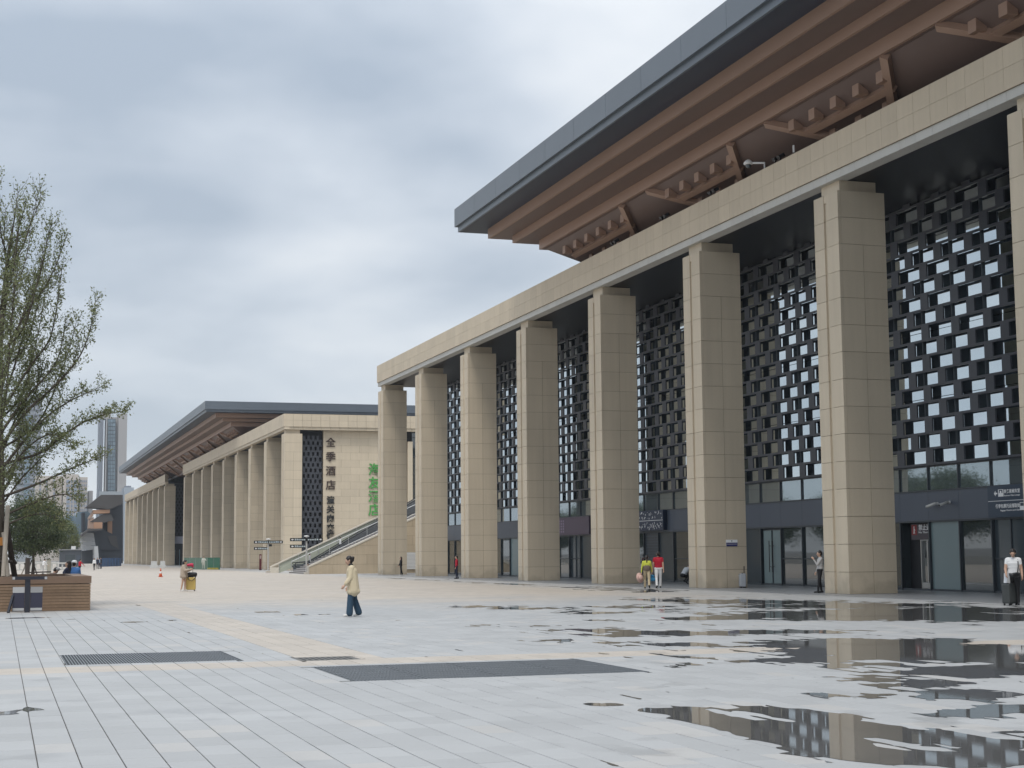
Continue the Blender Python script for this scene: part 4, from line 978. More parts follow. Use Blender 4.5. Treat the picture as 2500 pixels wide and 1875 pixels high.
def round_tree(name, loc, label, proto, sc, rz, group=None):
    t = thing(name, loc, label, 'tree', group)
    for nm, me in (('trunk', proto[0]), ('crown', proto[1])):
        o = link(nm, me, t); o.scale = (sc,)*3; o.rotation_euler = (0,0,rz)
    return t
tm, cm = round_tree_mesh(5, 3.0, 2.75, 4.5, 330, 75, .095, leaf_b); RT = (tm.mesh('trunk', bark, smooth=True), cm)
round_tree('round_tree', (2.85,150,.01), 'dense dark green round-headed tree standing beyond the planter', RT, 1.0, 0)
tm, cm = round_tree_mesh(8, 2.4, 2.6, 4.2, 200, 60, .10, leaf_c); RT2 = (tm.mesh('trunk', bark, smooth=True), cm)
round_tree('round_tree', (12.5,331+8,.01), 'pale yellow-green tree glimpsed behind the dark kiosk', RT2, 1.35, 1.)
# trees and low blocks across the plaza (they show as reflections in the station glass)
for k in range(14):
    round_tree('plaza_tree', (-33+3*math.sin(k*2.1), 96+k*15.5, .01), 'round green tree in the row across the plaza', RT, 1.45+.15*math.sin(k*1.7), k*1.3, 'tree row across the plaza')
gw = thing('garden_wall', (-27, 90, .01), 'low pale stone wall along the tree row across the plaza', 'wall')
mo(MB().box(-27.2,-26.8,80,330,.0,.9), 'wall', bst, gw)
# props of the tall tree
ts = thing('tree_props', (.1, 56, .98), 'leaning timber poles and a crossbar propping the tall tree', 'tree prop')
pole = mat('pale_pole', (.33,.29,.24), .8, var=.2, scale=3); darkp = mat('dark_post', (.05,.04,.035), .85, var=.2, scale=3)
Q = lambda px, py, Y: tuple(onY(px, py, Y))
mo(MB().tube([Q(19,1235,55.6), Q(8,1408,54.8)], .075, 8), 'pole', pole, ts); mo(MB().tube([Q(8,1300,56.), Q(20,1408,55.6)], .06, 8), 'pole', pole, ts)
mo(MB().tube([Q(14,1270,56.3), Q(36,1408,57.2)], .10, 8), 'prop', darkp, ts); mo(MB().tube([Q(22,1355,56.8), Q(38,1376,57)], .07, 8), 'brace', darkp, ts)
mo(MB().tube([Q(-40,1372,56.), Q(30,1371,55.8)], .05, 8), 'crossbar', darkp, ts); mo(MB().beam(Q(-2,1312,55.4), Q(-2,1332,55.4), .22, .03, (0,1,0)), 'orange_tag', mat('tag_orange', (.45,.19,.04), .6), ts)
tp = thing('tree_props', (2.6, 149, .01), 'crossed timber poles propping the round tree', 'tree prop')
for a, b_ in (((50,1408),(66,1372)), ((60,1408),(78,1368)), ((92,1408),(80,1370)), ((72,1408),(60,1375))): mo(MB().tube([Q(*a,149), Q(*b_,150)], .06, 6), 'pole', pole if a[0] % 4 else darkp, tp)
mo(MB().beam(Q(62,1398,148.6), Q(125,1396,148.6), .1, .12), 'crossbar', darkp, tp)
bd = thing('timber_post', (1.6, 90, .01), 'dark short trunk-like post wrapped beside the round tree', 'post')
mo(MB().tube([Q(66,1412,120), Q(68,1362,120)], .17, 8), 'post', darkp, bd)

# ------------------------------------------------------------------ distant buildings
def slab(par, name, px0, px1, py0, py1, Y, dep, m):
    a, b_ = onY(px0, py1, Y), onY(px1, py0, Y); return bo(name, a.x, b_.x, Y, Y+dep, max(a.z, 0) if py1 < 1375 else 0, b_.z, m, par)
tw = thing('office_tower', (60, 1100, 0), 'pale grey high-rise tower with a tall blue glass strip down its face', 'tower')
tg = mat('tower_stone', (.36,.345,.335), .7, var=.04, scale=.05); tg2 = mat('tower_shaded_grey', (.20,.22,.255), .7); tgl = mat('tower_glass', (.17,.24,.29), .2, rnd=.2, ior=1.6)  # second tone: darker grey, shade of the left side painted in
slab(tw, 'right_slab', 283, 311, 1010, 1380, 1100, 18, tg); slab(tw, 'left_pier', 252.5, 262, 1019, 1380, 1100, 16, tg); slab(tw, 'left_wing', 236, 253.2, 1021, 1380, 1104, 18, tg2); slab(tw, 'crown_block', 244, 271, 1009, 1022, 1106, 12, tg); slab(tw, 'core', 253, 300, 1019, 1380, 1109, 12, tg)
slab(tw, 'strip_backing', 262.3, 282.7, 1023, 1212, 1106, 2, framem)
for r_ in range(20):
    for q in range(3): slab(tw, 'window', 262.9+6.5*q, 268.7+6.5*q, 1024+9.2*r_, 1031.6+9.2*r_, 1105.2, .6, tgl)
for q in range(4): slab(tw, 'roof_rail', 273+4*q, 273.5+4*q, 1013, 1019, 1110, .3, tg2)
slab(tw, 'podium', 240, 316, 1200, 1380, 1095, 40, mat('tower_podium', (.30,.33,.35), .7))
rb_ = thing('apartment_block', (25, 900, 0), 'cream apartment block with blue-grey window bays behind the trees', 'building')
ac = mat('apartment_cream', (.50,.45,.40), .8, var=.04, scale=.05); awn = mat('apartment_window', (.24,.28,.35), .4)
slab(rb_, 'left_wing', 82, 152, 1162, 1380, 905, 18, ac); slab(rb_, 'middle_wing', 150, 192, 1158, 1380, 900, 20, ac); slab(rb_, 'right_wing', 191, 214, 1165, 1380, 903, 18, ac); slab(rb_, 'stair_tower', 213, 227, 1198, 1380, 910, 16, mat('apartment_grey', (.36,.35,.35), .8))
for r_ in range(18):
    z = 1172+10.*r_
    for x0, x1 in ((162,170),(173,177),(180,188)): slab(rb_, 'window', x0, x1, z, z+6.5, 899.6, .5, awn)
    for q in range(4): slab(rb_, 'window', 194+5*q, 197+5*q, z, z+5, 902.6, .5, awn)
    for x0 in (96, 112, 130): slab(rb_, 'window', x0, x0+4, z, z+5.5, 904.6, .5, awn)
tb = thing('glass_tower', (8, 1000, 0), 'tall grey-blue tower half hidden behind the airy tree', 'tower')
slab(tb, 'body', 34, 103, 968, 1380, 1000, 25, mat('tower_grey', (.33,.35,.375), .6)); slab(tb, 'glass_band', 56, 76, 1010, 1290, 999.5, 1, tgl)
for r_ in range(22): slab(tb, 'floor_line', 34, 103, 985+13*r_, 987+13*r_, 999.2, .6, tg2)
sb = thing('flat_roof_block', (78, 900, 0), 'small pale flat-roofed block just beyond the far eave', 'building')
slab(sb, 'body', 300, 327, 1190, 1380, 900, 20, mat('pale_blue_block', (.34,.38,.42), .8)); slab(sb, 'roof_hut', 306, 320, 1186, 1190, 902, 10, tg2)
wf = thing('warehouse_block', (120, 600, 0), 'plain grey block behind the second hall', 'building'); slab(wf, 'wall', 330, 430, 1300, 1385, 560, 20, tg2); slab(wf, 'roof', 329, 431, 1297, 1300, 559.5, 21, tg)
mu = thing('angular_museum', (22, 480, 0), 'angular dark museum building with slanted stone walls and copper-coloured boxes', 'building')
def pp_(name, pts, Y, dep, m): mo(MB().prism([(onY(a, b_, Y).x, onY(a, b_, Y).z) for a, b_ in pts], 'y', Y, Y+dep), name, m, mu)
mdk = mat('museum_dark', (.040,.045,.055), .55, var=.1, scale=.2); mrf = mat('museum_canopy_shaded', (.060,.055,.052), .6, var=.1, scale=.2); mor = mat('museum_copper', (.40,.23,.14), .6, var=.08, scale=.3); mst = mat('museum_stone', (.30,.31,.32), .7, var=.08, scale=.3, rnd=.05); mbl = mat('museum_glass', (.13,.19,.24), .25, ior=1.6, var=.1, scale=.2)  # canopy tone darkened, its underside shade painted on all faces
pp_('rear_wall', [(252,1232),(300,1225),(300,1384),(252,1384)], 482, 20, mdk)
pp_('upper_canopy', [(210,1238),(247,1208),(300,1208),(300,1229),(268,1244),(240,1240)], 470, 12, mrf)
pp_('copper_box', [(228,1245),(268,1244),(268,1252.5),(228,1254)], 470.5, 8, mor); pp_('copper_side', [(216,1264),(228,1246),(228,1260),(217,1268)], 471, 6, mat('museum_copper_pale', (.36,.25,.19), .6)); pp_('copper_box', [(229,1275),(250,1275),(250,1292.5),(229,1291)], 470.6, 8, mor); pp_('copper_side', [(216,1290),(217,1270),(229,1262),(229,1291)], 471.2, 6, mat('museum_copper_pale', (.36,.25,.19), .6))
pp_('middle_canopy', [(219,1274),(248,1257),(270,1254),(278,1270),(248,1277)], 471, 10, mrf)
pp_('glass_wing', [(182,1262),(190,1250),(214,1248),(222,1256),(216,1292),(198,1312),(182,1314)], 484, 20, mbl); pp_('glass_wing_band', [(199,1252),(207,1251),(206,1302),(199,1305)], 483, 1, mdk); pp_('left_wing', [(160,1259),(190,1259),(190,1384),(160,1384)], 490, 20, mbl)
pp_('copper_pier', [(263,1272),(274,1270),(274,1310),(263,1310)], 480, 3, mor)
pp_('lower_hull', [(198,1302),(216,1293),(250,1292),(284,1308),(291,1341),(250,1342),(240,1384),(228,1384),(230,1300)], 478, 14, mdk); pp_('hull_wall', [(240,1340),(300,1338),(300,1384),(240,1384)], 479, 12, mdk); pp_('hull_flap', [(263,1308),(284,1308),(290,1341),(270,1328)], 477.5, 2, mrf)
# slanted stone wall in courses
for r_ in range(8):
    y0, y1 = 1384-10.5*r_, 1384-10.5*(r_+1)+.8; f = lambda y: 231.5-(1384-y)*.055+ (1384-y)*0
    pp_('stone_course', [(200-(1384-y0)*.02, y0), (f(y0)+10-(1384-y0)*.10, y0), (f(y1)+10-(1384-y1)*.10, y1), (200-(1384-y1)*.02, y1)] if r_ > 3 else [(228-(1384-y0)*.02, y0), (f(y0)+10-(1384-y0)*.10, y0), (f(y1)+10-(1384-y1)*.10, y1), (228-(1384-y1)*.02, y1)], 472, 3, mst)
pp_('stone_fin', [(230,1334),(239,1333),(243,1384),(232,1384)], 470, 2, mat('museum_pale_stone', (.42,.43,.44), .7)); pp_('canopy_slab', [(197,1306),(216,1291),(250,1290),(250,1294),(216,1297),(198,1312)], 469, 6, mrf); pp_('shadow_porch', [(200,1345),(228,1342),(228,1384),(200,1384)], 474, 3, mdk)
# ------------------------------------------------------------------ people
def cap_mesh(mb, p0, r0, p1, r1, n=12):
    p0, p1 = Vector(p0), Vector(p1); d = p1-p0; L_ = d.length
    if L_ < 1e-5: d = Vector((0,0,1)); 
    d.normalize(); a = d.orthogonal().normalized(); b_ = d.cross(a); o = len(mb.v); rings = []
    for t in (90, 60, 30, 0): rings.append((p0-d*r0*math.sin(R(t)), r0*max(math.cos(R(t)), .02)))
    for t in (0, 30, 60, 90): rings.append((p1+d*r1*math.sin(R(t)), r1*max(math.cos(R(t)), .02)))
    for c, r_ in rings:
        for i in range(n): u = 2*math.pi*i/n; mb.v.append(tuple(c+(a*math.cos(u)+b_*math.sin(u))*r_))
    for k in range(len(rings)-1):
        for i in range(n): j = (i+1) % n; mb.f.append((o+k*n+i, o+k*n+j, o+(k+1)*n+j, o+(k+1)*n+i))
    mb.f.append(tuple(o+i for i in range(n))[::-1]); e_ = o+(len(rings)-1)*n; mb.f.append(tuple(e_+i for i in range(n)))
def blob(name, parts, voxel, mats, smooth=3):
    """parts: ('c',p0,r0,p1,r1,tag) tapered capsules or ('e',centre,radii,tag) ellipsoids, fused into one continuous surface"""
    mb = MB()
    for p in parts:
        if p[0] == 'c': cap_mesh(mb, *p[1:5])
        else: mb.ball(p[1], p[2], 14, 10)
    me = mb.mesh('tmp'); o = bpy.data.objects.new('tmp', me); C.objects.link(o)
    md = o.modifiers.new('r', 'REMESH'); md.mode = 'VOXEL'; md.voxel_size = voxel; md.use_smooth_shade = True
    ms = o.modifiers.new('s', 'SMOOTH'); ms.factor = .5; ms.iterations = smooth
    dg = bpy.context.evaluated_depsgraph_get(); res = bpy.data.meshes.new_from_object(o.evaluated_get(dg)); C.objects.unlink(o); bpy.data.objects.remove(o); bpy.data.meshes.remove(me)
    res.name = name; res.materials.clear()
    for m_ in mats: res.materials.append(m_)
    n = len(res.polygons)
    if n and len(mats) > 1:
        cen = np.empty(n*3); res.polygons.foreach_get('center', cen); cen = cen.reshape(-1,3); best = np.full(n, 9.); tg_ = np.zeros(n, np.int32)
        for p in parts:
            if p[0] == 'c':
                a, b_ = np.array(p[1]), np.array(p[3]); ab = b_-a; l2 = max((ab@ab), 1e-9); t = np.clip(((cen-a)@ab)/l2, 0, 1); d = np.linalg.norm(cen-a-t[:,None]*ab, axis=1)-(p[2]+(p[4]-p[2])*t)
            else:
                r_ = np.array(p[2] if hasattr(p[2], '__len__') else (p[2],)*3); d = (np.linalg.norm((cen-np.array(p[1]))/r_, axis=1)-1)*r_.min()
            k = d < best; best[k] = d[k]; tg_[k] = p[-1]
        res.polygons.foreach_set('material_index', tg_)
    res.polygons.foreach_set('use_smooth', np.ones(n, bool)); res.update(); return res
skin = mat('skin', (.50,.315,.225), .55); hairm = mat('dark_hair', (.018,.014,.013), .45)
CL = {}
def cloth(name, col, rough=.85, var=.08): return mat('cloth_'+name, col, rough, var=var, scale=6)
SK, SH, PA, SO = 0, 1, 2, 3
def person(label, px, py, rz, H, shirt, pants, shoes, lean=0., nod=0., aL=(0,8,10), aR=(0,8,10), lL=(5,5), lR=(-5,5), sleeves=True, hair='short', hairc=None, voxel=.012, seat=None, pos=None, wide=0., baggy=1., coat=None, collar=None, hat=None, group=None, bare_legs=False):
    k = H/1.7
    p = Vector(pos) if pos is not None else gnd(px, py, .012)
    t = thing('person', tuple(p), label, 'person', group); t.rotation_euler = (0, 0, R(rz))
    ln = R(lean); pel = Vector((0,0,.93))
    def up_(v):
        v = Vector(v)-pel; c, s = math.cos(ln), math.sin(ln); return pel+Vector((v.x, v.y*c+v.z*s, v.z*c-v.y*s))
    parts = []; S_ = lambda a, ra, b_, rb, tg: parts.append(['c', Vector(a), ra, Vector(b_), rb, tg])
    S_((-.075,0,.93), .112*baggy, (.075,0,.93), .112*baggy, PA)
    S_(up_((-.06,0,1.06)), .108*baggy, up_((.06,0,1.06)), .108*baggy, SH); S_(up_((-.085,0,1.25)), .112*baggy, up_((.085,0,1.25)), .112*baggy, SH); S_(up_((-.12,-.003,1.325)), .092*baggy, up_((.12,-.003,1.325)), .092*baggy, SH); S_(up_((-.07,0,1.155)), .109*baggy, up_((.07,0,1.155)), .109*baggy, SH); S_(up_((-.07,0,.99)), .110*baggy, up_((.07,0,.99)), .110*baggy, SH); S_(up_((-.155,-.005,1.385)), .064*baggy, up_((.155,-.005,1.385)), .064*baggy, SH)
    S_(up_((0,0,1.36)), .07, up_((0,.012,1.44)), .055, SH if collar is None else SH); S_(up_((0,.01,1.43)), .052, up_((0,.02,1.53)), .05, SK)
    hd = R(nod); neck = up_((0,.015,1.49))
    def hp(v):      # head space: origin at the neck
        v = Vector(v); a = ln+hd; c, s = math.cos(a), math.sin(a); return neck+Vector((v.x, v.y*c+v.z*s, v.z*c-v.y*s))
    S_(hp((0,.005,.10)), .078, hp((0,.0,.135)), .084, SK); S_(hp((0,.035,.05)), .058, hp((0,.045,.10)), .066, SK); S_(hp((0,.060,.018)), .032, hp((0,.062,.03)), .034, SK); S_(hp((0,.105,.085)), .010, hp((0,.118,.068)), .013, SK)
    for s in (-1, 1): S_(hp((s*.082,0,.085)), .014, hp((s*.084,-.008,.115)), .016, SK)
    hands = {}
    for s, ar in ((-1, aL), (1, aR)):
        a, o, e_ = R(ar[0]), R(ar[1]), R(ar[2]); inn = R(ar[3]) if len(ar) > 3 else 0
        sh = up_((s*.185,0,1.375)); d1 = Vector((s*math.sin(o), math.sin(a)*math.cos(o), -math.cos(a)*math.cos(o))); el = sh+d1*.29
        d2 = Vector((s*math.sin(o*.4-inn), math.sin(a+e_)*math.cos(o*.4-inn), -math.cos(a+e_)*math.cos(o*.4-inn))).normalized(); wr = el+d2*.25
        us = SH if sleeves else SK
        S_(sh, .058*baggy, sh+d1*.13, .05*baggy, SH); S_(sh+d1*.12, .047*baggy, el, .041*baggy, us); S_(el, .040*baggy, wr-d2*.01, .030*baggy, us); S_(wr-d2*.02, .026, wr+d2*.02, .028, SK)
        hm = wr+d2*.075; S_(wr+d2*.02, .026, hm, .030, SK)
        sd2 = d2.cross(Vector((1,0,0))); sd2 = sd2.normalized() if sd2.length > .1 else Vector((0,1,0))
        for q, (off, fl) in enumerate(((-.030,.066),(-.010,.076),(.010,.070),(.029,.055))):
            b0 = hm+sd2*off; m1 = b0+d2*fl*.6+Vector((-s*.012,0,0)); S_(b0, .0095, m1, .009, SK); S_(m1, .009, m1+d2*fl*.38+Vector((-s*.022,0,0)), .008, SK)
        th = wr+d2*.03-sd2*.028; S_(th, .011, th+d2*.05-sd2*.022+Vector((-s*.012,0,0)), .009, SK)
        hands[s] = hm+d2*.05
    for s, lg in ((-1, lL), (1, lR)):
        a, kn = R(lg[0]), R(lg[1]); out = R(lg[2]) if len(lg) > 2 else R(2)
        h0 = Vector((s*.088,0,.90)); d1 = Vector((s*math.sin(out), math.sin(a)*math.cos(out), -math.cos(a)*math.cos(out))); kn_ = h0+d1*.42; d2 = Vector((0, math.sin(a-kn), -math.cos(a-kn))); an = kn_+d2*.41
        lp = SK if bare_legs else PA
        S_(h0, .088*baggy, h0+d1*.2, (.082+wide*.3)*baggy, PA); S_(h0+d1*.18, (.078+wide*.4)*(1 if bare_legs else baggy), kn_, .058+wide*.6, lp); S_(kn_, .056+wide*.6, an-d2*(.02 if not bare_legs else .0), .043+wide, lp)
        fa = Vector((s*.12, max(.35, math.cos(a-kn)) if seat is None or True else 1, min(0, -math.sin(max(0, kn-a))*.75))).normalized()
        heel = an+d2*.035-fa*.045; toe = an+d2*.045+fa*.15; S_(an-d2*.01, .040, heel, .042, SO); S_(heel, .040, toe, .034, SO)
    for q in parts: q[1] = tuple(q[1]*k); q[3] = tuple(q[3]*k); q[2] *= k; q[4] *= k
    zmin = min(min(q[1][2]-q[2], q[3][2]-q[4]) for q in parts if q[-1] == SO)
    dz = -zmin if seat is None else seat-p.z-(.93-.10)*k
    for q in parts: q[1] = (q[1][0], q[1][1], q[1][2]+dz); q[3] = (q[3][0], q[3][1], q[3][2]+dz)
    F = lambda v: tuple(Vector(v)*k+Vector((0,0,dz)))
    me = blob('body', parts, voxel, [skin, shirt, pants, shoes]); link('body', me, t)
    hc = hairc or hairm; hpz = []
    E_ = lambda v, r_: hpz.append(('c', F(hp(v)), r_*k, F(hp((v[0], v[1]-.012, v[2]+.008))), r_*k, 0))
    if hair != 'none':
        E_((0,-.012,.150), .088); E_((0,-.032,.11), .084); E_((0,-.035,.07), .07); E_((-.05,.01,.15), .05); E_((.05,.01,.15), .05)
        if hair == 'bun': E_((0,-.115,.13), .052); E_((0,-.085,.08), .055)
        if hair == 'long':
            for z in (.05, 0., -.06, -.13, -.2): E_((0,-.06,z), .072); E_((-.05,-.03,z+.02), .05); E_((.05,-.03,z+.02), .05)
        if hair == 'tail':
            for z in (.03, -.05, -.12): E_((0,-.085,z), .035)
        link('hair', blob('hair', hpz, max(voxel, .010), [hc], 2), t)
    if hat:
        m_ = MB(); c = Vector(F(hp((0,0,.185)))); m_.ball((c.x,c.y-.012*k,c.z-.012*k), (.112*k,.125*k,.085*k), 12, 8); m_.poly([(c.x-.08*k,c.y+.06*k,c.z-.03*k),(c.x+.08*k,c.y+.06*k,c.z-.03*k),(c.x+.06*k,c.y+.19*k,c.z-.05*k),(c.x-.06*k,c.y+.19*k,c.z-.05*k),(c.x-.08*k,c.y+.06*k,c.z-.02*k),(c.x+.08*k,c.y+.06*k,c.z-.02*k),(c.x+.06*k,c.y+.19*k,c.z-.04*k),(c.x-.06*k,c.y+.19*k,c.z-.04*k)], [(0,1,2,3),(4,7,6,5),(0,4,5,1),(1,5,6,2),(2,6,7,3),(3,7,4,0)])
        m_.build('cap', hat, t, smooth=False)
    ey = MB()
    for s in (-1, 1): ey.ball(F(hp((s*.03,.098,.098))), .009*k, 6, 4)
    ey.build('eyes', hairm, t); mt = MB().beam(F(hp((-.02,.100,.043))), F(hp((.02,.100,.043))), .012*k, .008*k); mt.build('mouth', mat('lip', (.30,.12,.10), .5), t)
    if coat:
        cm_, hem, fl = coat; cp = []
        K = lambda a, ra, b_, rb: cp.append(('c', F(a), ra*k, F(b_), rb*k, 0))
        K(up_((-.14,-.01,1.37)), .09, up_((.14,-.01,1.37)), .09)
        for q in range(12): f = q/11; zc_ = 1.27+(hem+.09-1.27)*f; r_ = .150+(.012+fl)*f; K(up_((-.115,-.012,zc_)), r_, up_((.115,-.012,zc_)), r_)
        for xx in (-.16,-.05,.05,.16): K(up_((xx,.08,hem+.06)), .085+fl*.5, up_((xx,-.10,hem+.06)), .085+fl*.5); K(up_((0,0,1.40)), .085, up_((0,.01,1.45)), .07)
        for s, ar in ((-1, aL), (1, aR)):
            a, o, e_ = R(ar[0]), R(ar[1]), R(ar[2]); inn = R(ar[3]) if len(ar) > 3 else 0
            sh = up_((s*.185,0,1.375)); d1 = Vector((s*math.sin(o), math.sin(a)*math.cos(o), -math.cos(a)*math.cos(o))); el = sh+d1*.29; d2 = Vector((s*math.sin(o*.4-inn), math.sin(a+e_)*math.cos(o*.4-inn), -math.cos(a+e_)*math.cos(o*.4-inn))).normalized()
            K(sh, .085, el, .078); K(el, .078, el+d2*.19, .066); K(el+d2*.17, .062, el+d2*.215, .052)
        link('coat', blob('coat', cp, voxel, [cm_], 10), t)
        if collar: link('collar', blob('collar', [('c', F(up_((-.03,.0,1.455))), .068*k, F(up_((.03,.02,1.47))), .066*k, 0)], max(voxel, .01), [collar], 1), t)
    rot = Matrix.Rotation(R(rz), 4, 'Z')
    t['_'] = 0; del t['_']
    return t, {s: p+rot @ Vector(F(h_)) for s, h_ in hands.items()}
denim = cloth('denim', (.030,.065,.105)); cream_ = cloth('cream', (.58,.49,.335)); blackc = cloth('black', (.014,.014,.016)); whitec = cloth('white', (.72,.72,.72)); greyc = cloth('grey', (.42,.41,.40)); shoew = cloth('white_shoe', (.66,.65,.62)); shoeb = cloth('black_shoe', (.02,.02,.022))
navyc = cloth('navy', (.02,.025,.05)); redc = cloth('red', (.42,.012,.03)); khaki = cloth('khaki', (.45,.37,.24)); lime = cloth('lime', (.52,.55,.07)); oat = cloth('oatmeal', (.40,.33,.26)); bluec = cloth('blue', (.06,.16,.38)); brownc = cloth('brown', (.12,.085,.07))
P1_, h1 = person('woman in a loose cream padded jacket and wide blue jeans walking across the plaza', 860, 1506, 83, 1.63, blackc, denim, shoew, lean=5, nod=14, aL=(8,8,30), aR=(2,8,12), lL=(9,6), lR=(-9,10), hair='bun', voxel=.0095, wide=.055, coat=(cream_, .64, .012), collar=blackc)
P2_, h2 = person('woman in an oatmeal coat and white boots beside a yellow suitcase, looking down', 449, 1443.5, -118, 1.50, oat, oat, shoew, nod=24, aL=(30,6,75,25), aR=(30,6,75,25), lL=(4,6), lR=(-6,6), hair='long', voxel=.014, coat=(oat, .74, .01), bare_legs=True)
P3_, h3 = person('woman in a lime green top and khaki trousers walking away with a hat', 1580, 1437, -22, 1.57, lime, khaki, shoeb, aL=(-8,14,6), aR=(12,10,10), lL=(18,6), lR=(-16,22), hair='tail', voxel=.013, wide=.022)
P4_, h4 = person('man in a red polo shirt and white trousers walking away with a blue bag', 1608, 1436.5, -18, 1.72, redc, whitec, shoeb, aL=(4,10,10), aR=(-8,8,8), lL=(-12,10), lR=(14,4), sleeves=False, voxel=.013, wide=.012, baggy=1.06)
wrap = MB().lathe([(.165,0),(.18,.06),(.17,.20),(.15,.26)], 14, (0,0,.84)); o = wrap.build('tied_sweater', cloth('taupe', (.15,.115,.09)), P3_, smooth=True); o.scale = (1,.78,1)
P5_, h5 = person('person crouching by a stone column in a pale grey shirt', 1668, 1426.5, -80, 1.66, cloth('pale_grey', (.50,.52,.54)), blackc, shoeb, lean=38, nod=18, aL=(70,4,30,8), aR=(70,4,30,8), lL=(100,135), lR=(88,130), voxel=.014, baggy=1.12)
P6_, h6 = person('man in a grey jumper leaning on a stone column with a hand at his face', 2003, 1448.5, 74, 1.68, greyc, blackc, shoeb, lean=-3, nod=8, aL=(35,4,115,18), aR=(6,5,15), lL=(10,4), lR=(-2,6), voxel=.011, baggy=1.05)
P7_, h7 = person('man in a white T-shirt with a black sling bag, looking down by his suitcase', 2478, 1478, 142, 1.68, whitec, blackc, shoeb, nod=28, aL=(6,10,20), aR=(16,10,30,10), lL=(4,4), lR=(-4,6), sleeves=False, voxel=.010, baggy=1.1, wide=.01)
person('person all in black standing before the end column', 979, 1405.5, 88, 1.52, blackc, blackc, shoew, aL=(18,12,20), aR=(12,12,20), lL=(4,4), lR=(-8,8), hair='long', voxel=.02, baggy=1.1, wide=.012)
person('person in a red top and navy trousers standing between two columns', 1115, 1413.5, 80, 1.58, redc, navyc, shoeb, aL=(4,5,12), aR=(-4,5,12), hair='short', voxel=.018)
BY = 63.05
def bx(px): return (onY(px, 1400, BY).x, BY, .012)
person('seated person in a brown jacket and dark cap looking at a phone', 0, 0, -60, 1.6, brownc, blackc, shoeb, pos=bx(123), seat=.55, lean=18, nod=25, aL=(40,6,60,20), aR=(40,6,60,20), lL=(85,85), lR=(80,80), voxel=.016, hat=greyc, baggy=1.15)
person('seated person in a navy printed jacket leaning back on the bench', 0, 0, 78, 1.7, navyc, cloth('light_denim', (.17,.20,.25)), shoew, pos=bx(157), seat=.70, lean=-14, nod=8, aL=(20,8,30), aR=(25,8,30), lL=(70,60), lR=(75,70), voxel=.016, baggy=1.2, hair='long')
person('seated person in a blue jacket and white cap with back turned', 0, 0, -10, 1.65, bluec, navyc, shoew, pos=bx(180), seat=.72, lean=6, nod=8, aL=(20,10,30), aR=(20,10,30), lL=(85,85), lR=(85,85), voxel=.016, baggy=1.2, hat=whitec)
person('person in a white shirt and grey trousers leaning forward beyond the bench', 105, 1402, -70, 1.62, whitec, greyc, shoeb, lean=12, nod=10, aL=(35,6,25), aR=(30,6,25), voxel=.022)
person('child in a red jacket and black striped trousers stretching out an arm', 194, 1404.5, -60, 1.55, redc, blackc, shoeb, lean=5, aL=(15,20,10), aR=(30,35,10), lL=(14,8), lR=(-12,12), voxel=.022)
person('person in a white top and black trousers carrying a dark bag', 230, 1392.5, 150, 1.6, whitec, blackc, shoeb, aL=(0,10,10), aR=(5,10,10), voxel=.026, hair='long')
person('far person in dark navy clothes walking by the blue hoarding', 237.5, 1389.5, 170, 1.65, navyc, navyc, shoeb, lL=(12,5), lR=(-12,8), voxel=.03)
person('far person in a pale blue top near the blue hoarding', 242.5, 1389, 60, 1.6, cloth('pale_blue', (.30,.38,.5)), navyc, shoeb, voxel=.03)
person('far person in black standing at the end of the blue hoarding', 246.5, 1388.5, 100, 1.68, blackc, navyc, shoeb, voxel=.03)
person('worker in pale overalls standing in front of the green fence', 497, 1391, 170, 1.72, cloth('pale_overall', (.48,.50,.44)), cloth('pale_overall', (.48,.50,.44)), shoeb, aL=(30,25,60), aR=(10,12,20), voxel=.028, baggy=1.15)
p = onY(831, 1313, 158.3); person('person in a white shirt riding up the escalator', 0, 0, -95, 1.65, whitec, navyc, shoeb, pos=(p.x, 158.3, max(ze(p.x)-.9, p.z-1.68)), voxel=.026)
p = onY(756, 1352, 158.3); person('dark-haired person low on the escalator', 0, 0, -95, 1.6, greyc, navyc, shoeb, pos=(p.x, 158.3, max(.1, p.z-1.55)), voxel=.026)
p = onY(703, 1390, 150.); person('person in dark clothes sitting hunched on the lowest steps', 0, 0, 150, 1.6, brownc, blackc, shoew, pos=(27.9, 149.0, .33), seat=.36, lean=32, nod=25, aL=(55,6,60,20), aR=(55,6,60,20), lL=(80,100), lR=(80,100), voxel=.024)

# ------------------------------------------------------------------ luggage and things carried
def suitcase(px, py, rz, col, label, w=.44, d=.27, h=.64, hnd=.32, pos=None, rough=.35):
    p = Vector(pos) if pos is not None else gnd(px, py, .012); t = thing('suitcase', tuple(p), label, 'suitcase'); t.rotation_euler = (0,0,R(rz)); m_ = mat('shell_'+label[:12], col, rough, var=.03, scale=4)
    MB().box(-w/2,w/2,-d/2,d/2,.06,.06+h).build('shell', m_, t, bevel=.045)
    for q in range(6):
        x = -w/2+.07+(w-.14)*q/5; MB().box(x-.012,x+.012,-d/2-.007,d/2+.007,.12,h).build('rib', m_, t, bevel=.004)
    for sx in (-1,1):
        for sy in (-1,1): MB().tube([(sx*(w/2-.06)-.012, sy*(d/2-.05), .03),(sx*(w/2-.06)+.012, sy*(d/2-.05), .03)], .03, 10).box(sx*(w/2-.06)-.02,sx*(w/2-.06)+.02,sy*(d/2-.05)-.015,sy*(d/2-.05)+.015,.035,.075).build('wheel', black, t)
    MB().tube([(-.09,-d/2+.04,.06+h-.02),(-.09,-d/2+.04,.06+h+hnd),(.09,-d/2+.04,.06+h+hnd),(.09,-d/2+.04,.06+h-.02)], .012, 6).build('pull_handle', black, t); MB().box(-.10,.10,-.02,.02,.06+h+.0,.06+h+.035).build('carry_handle', black, t)
    return t
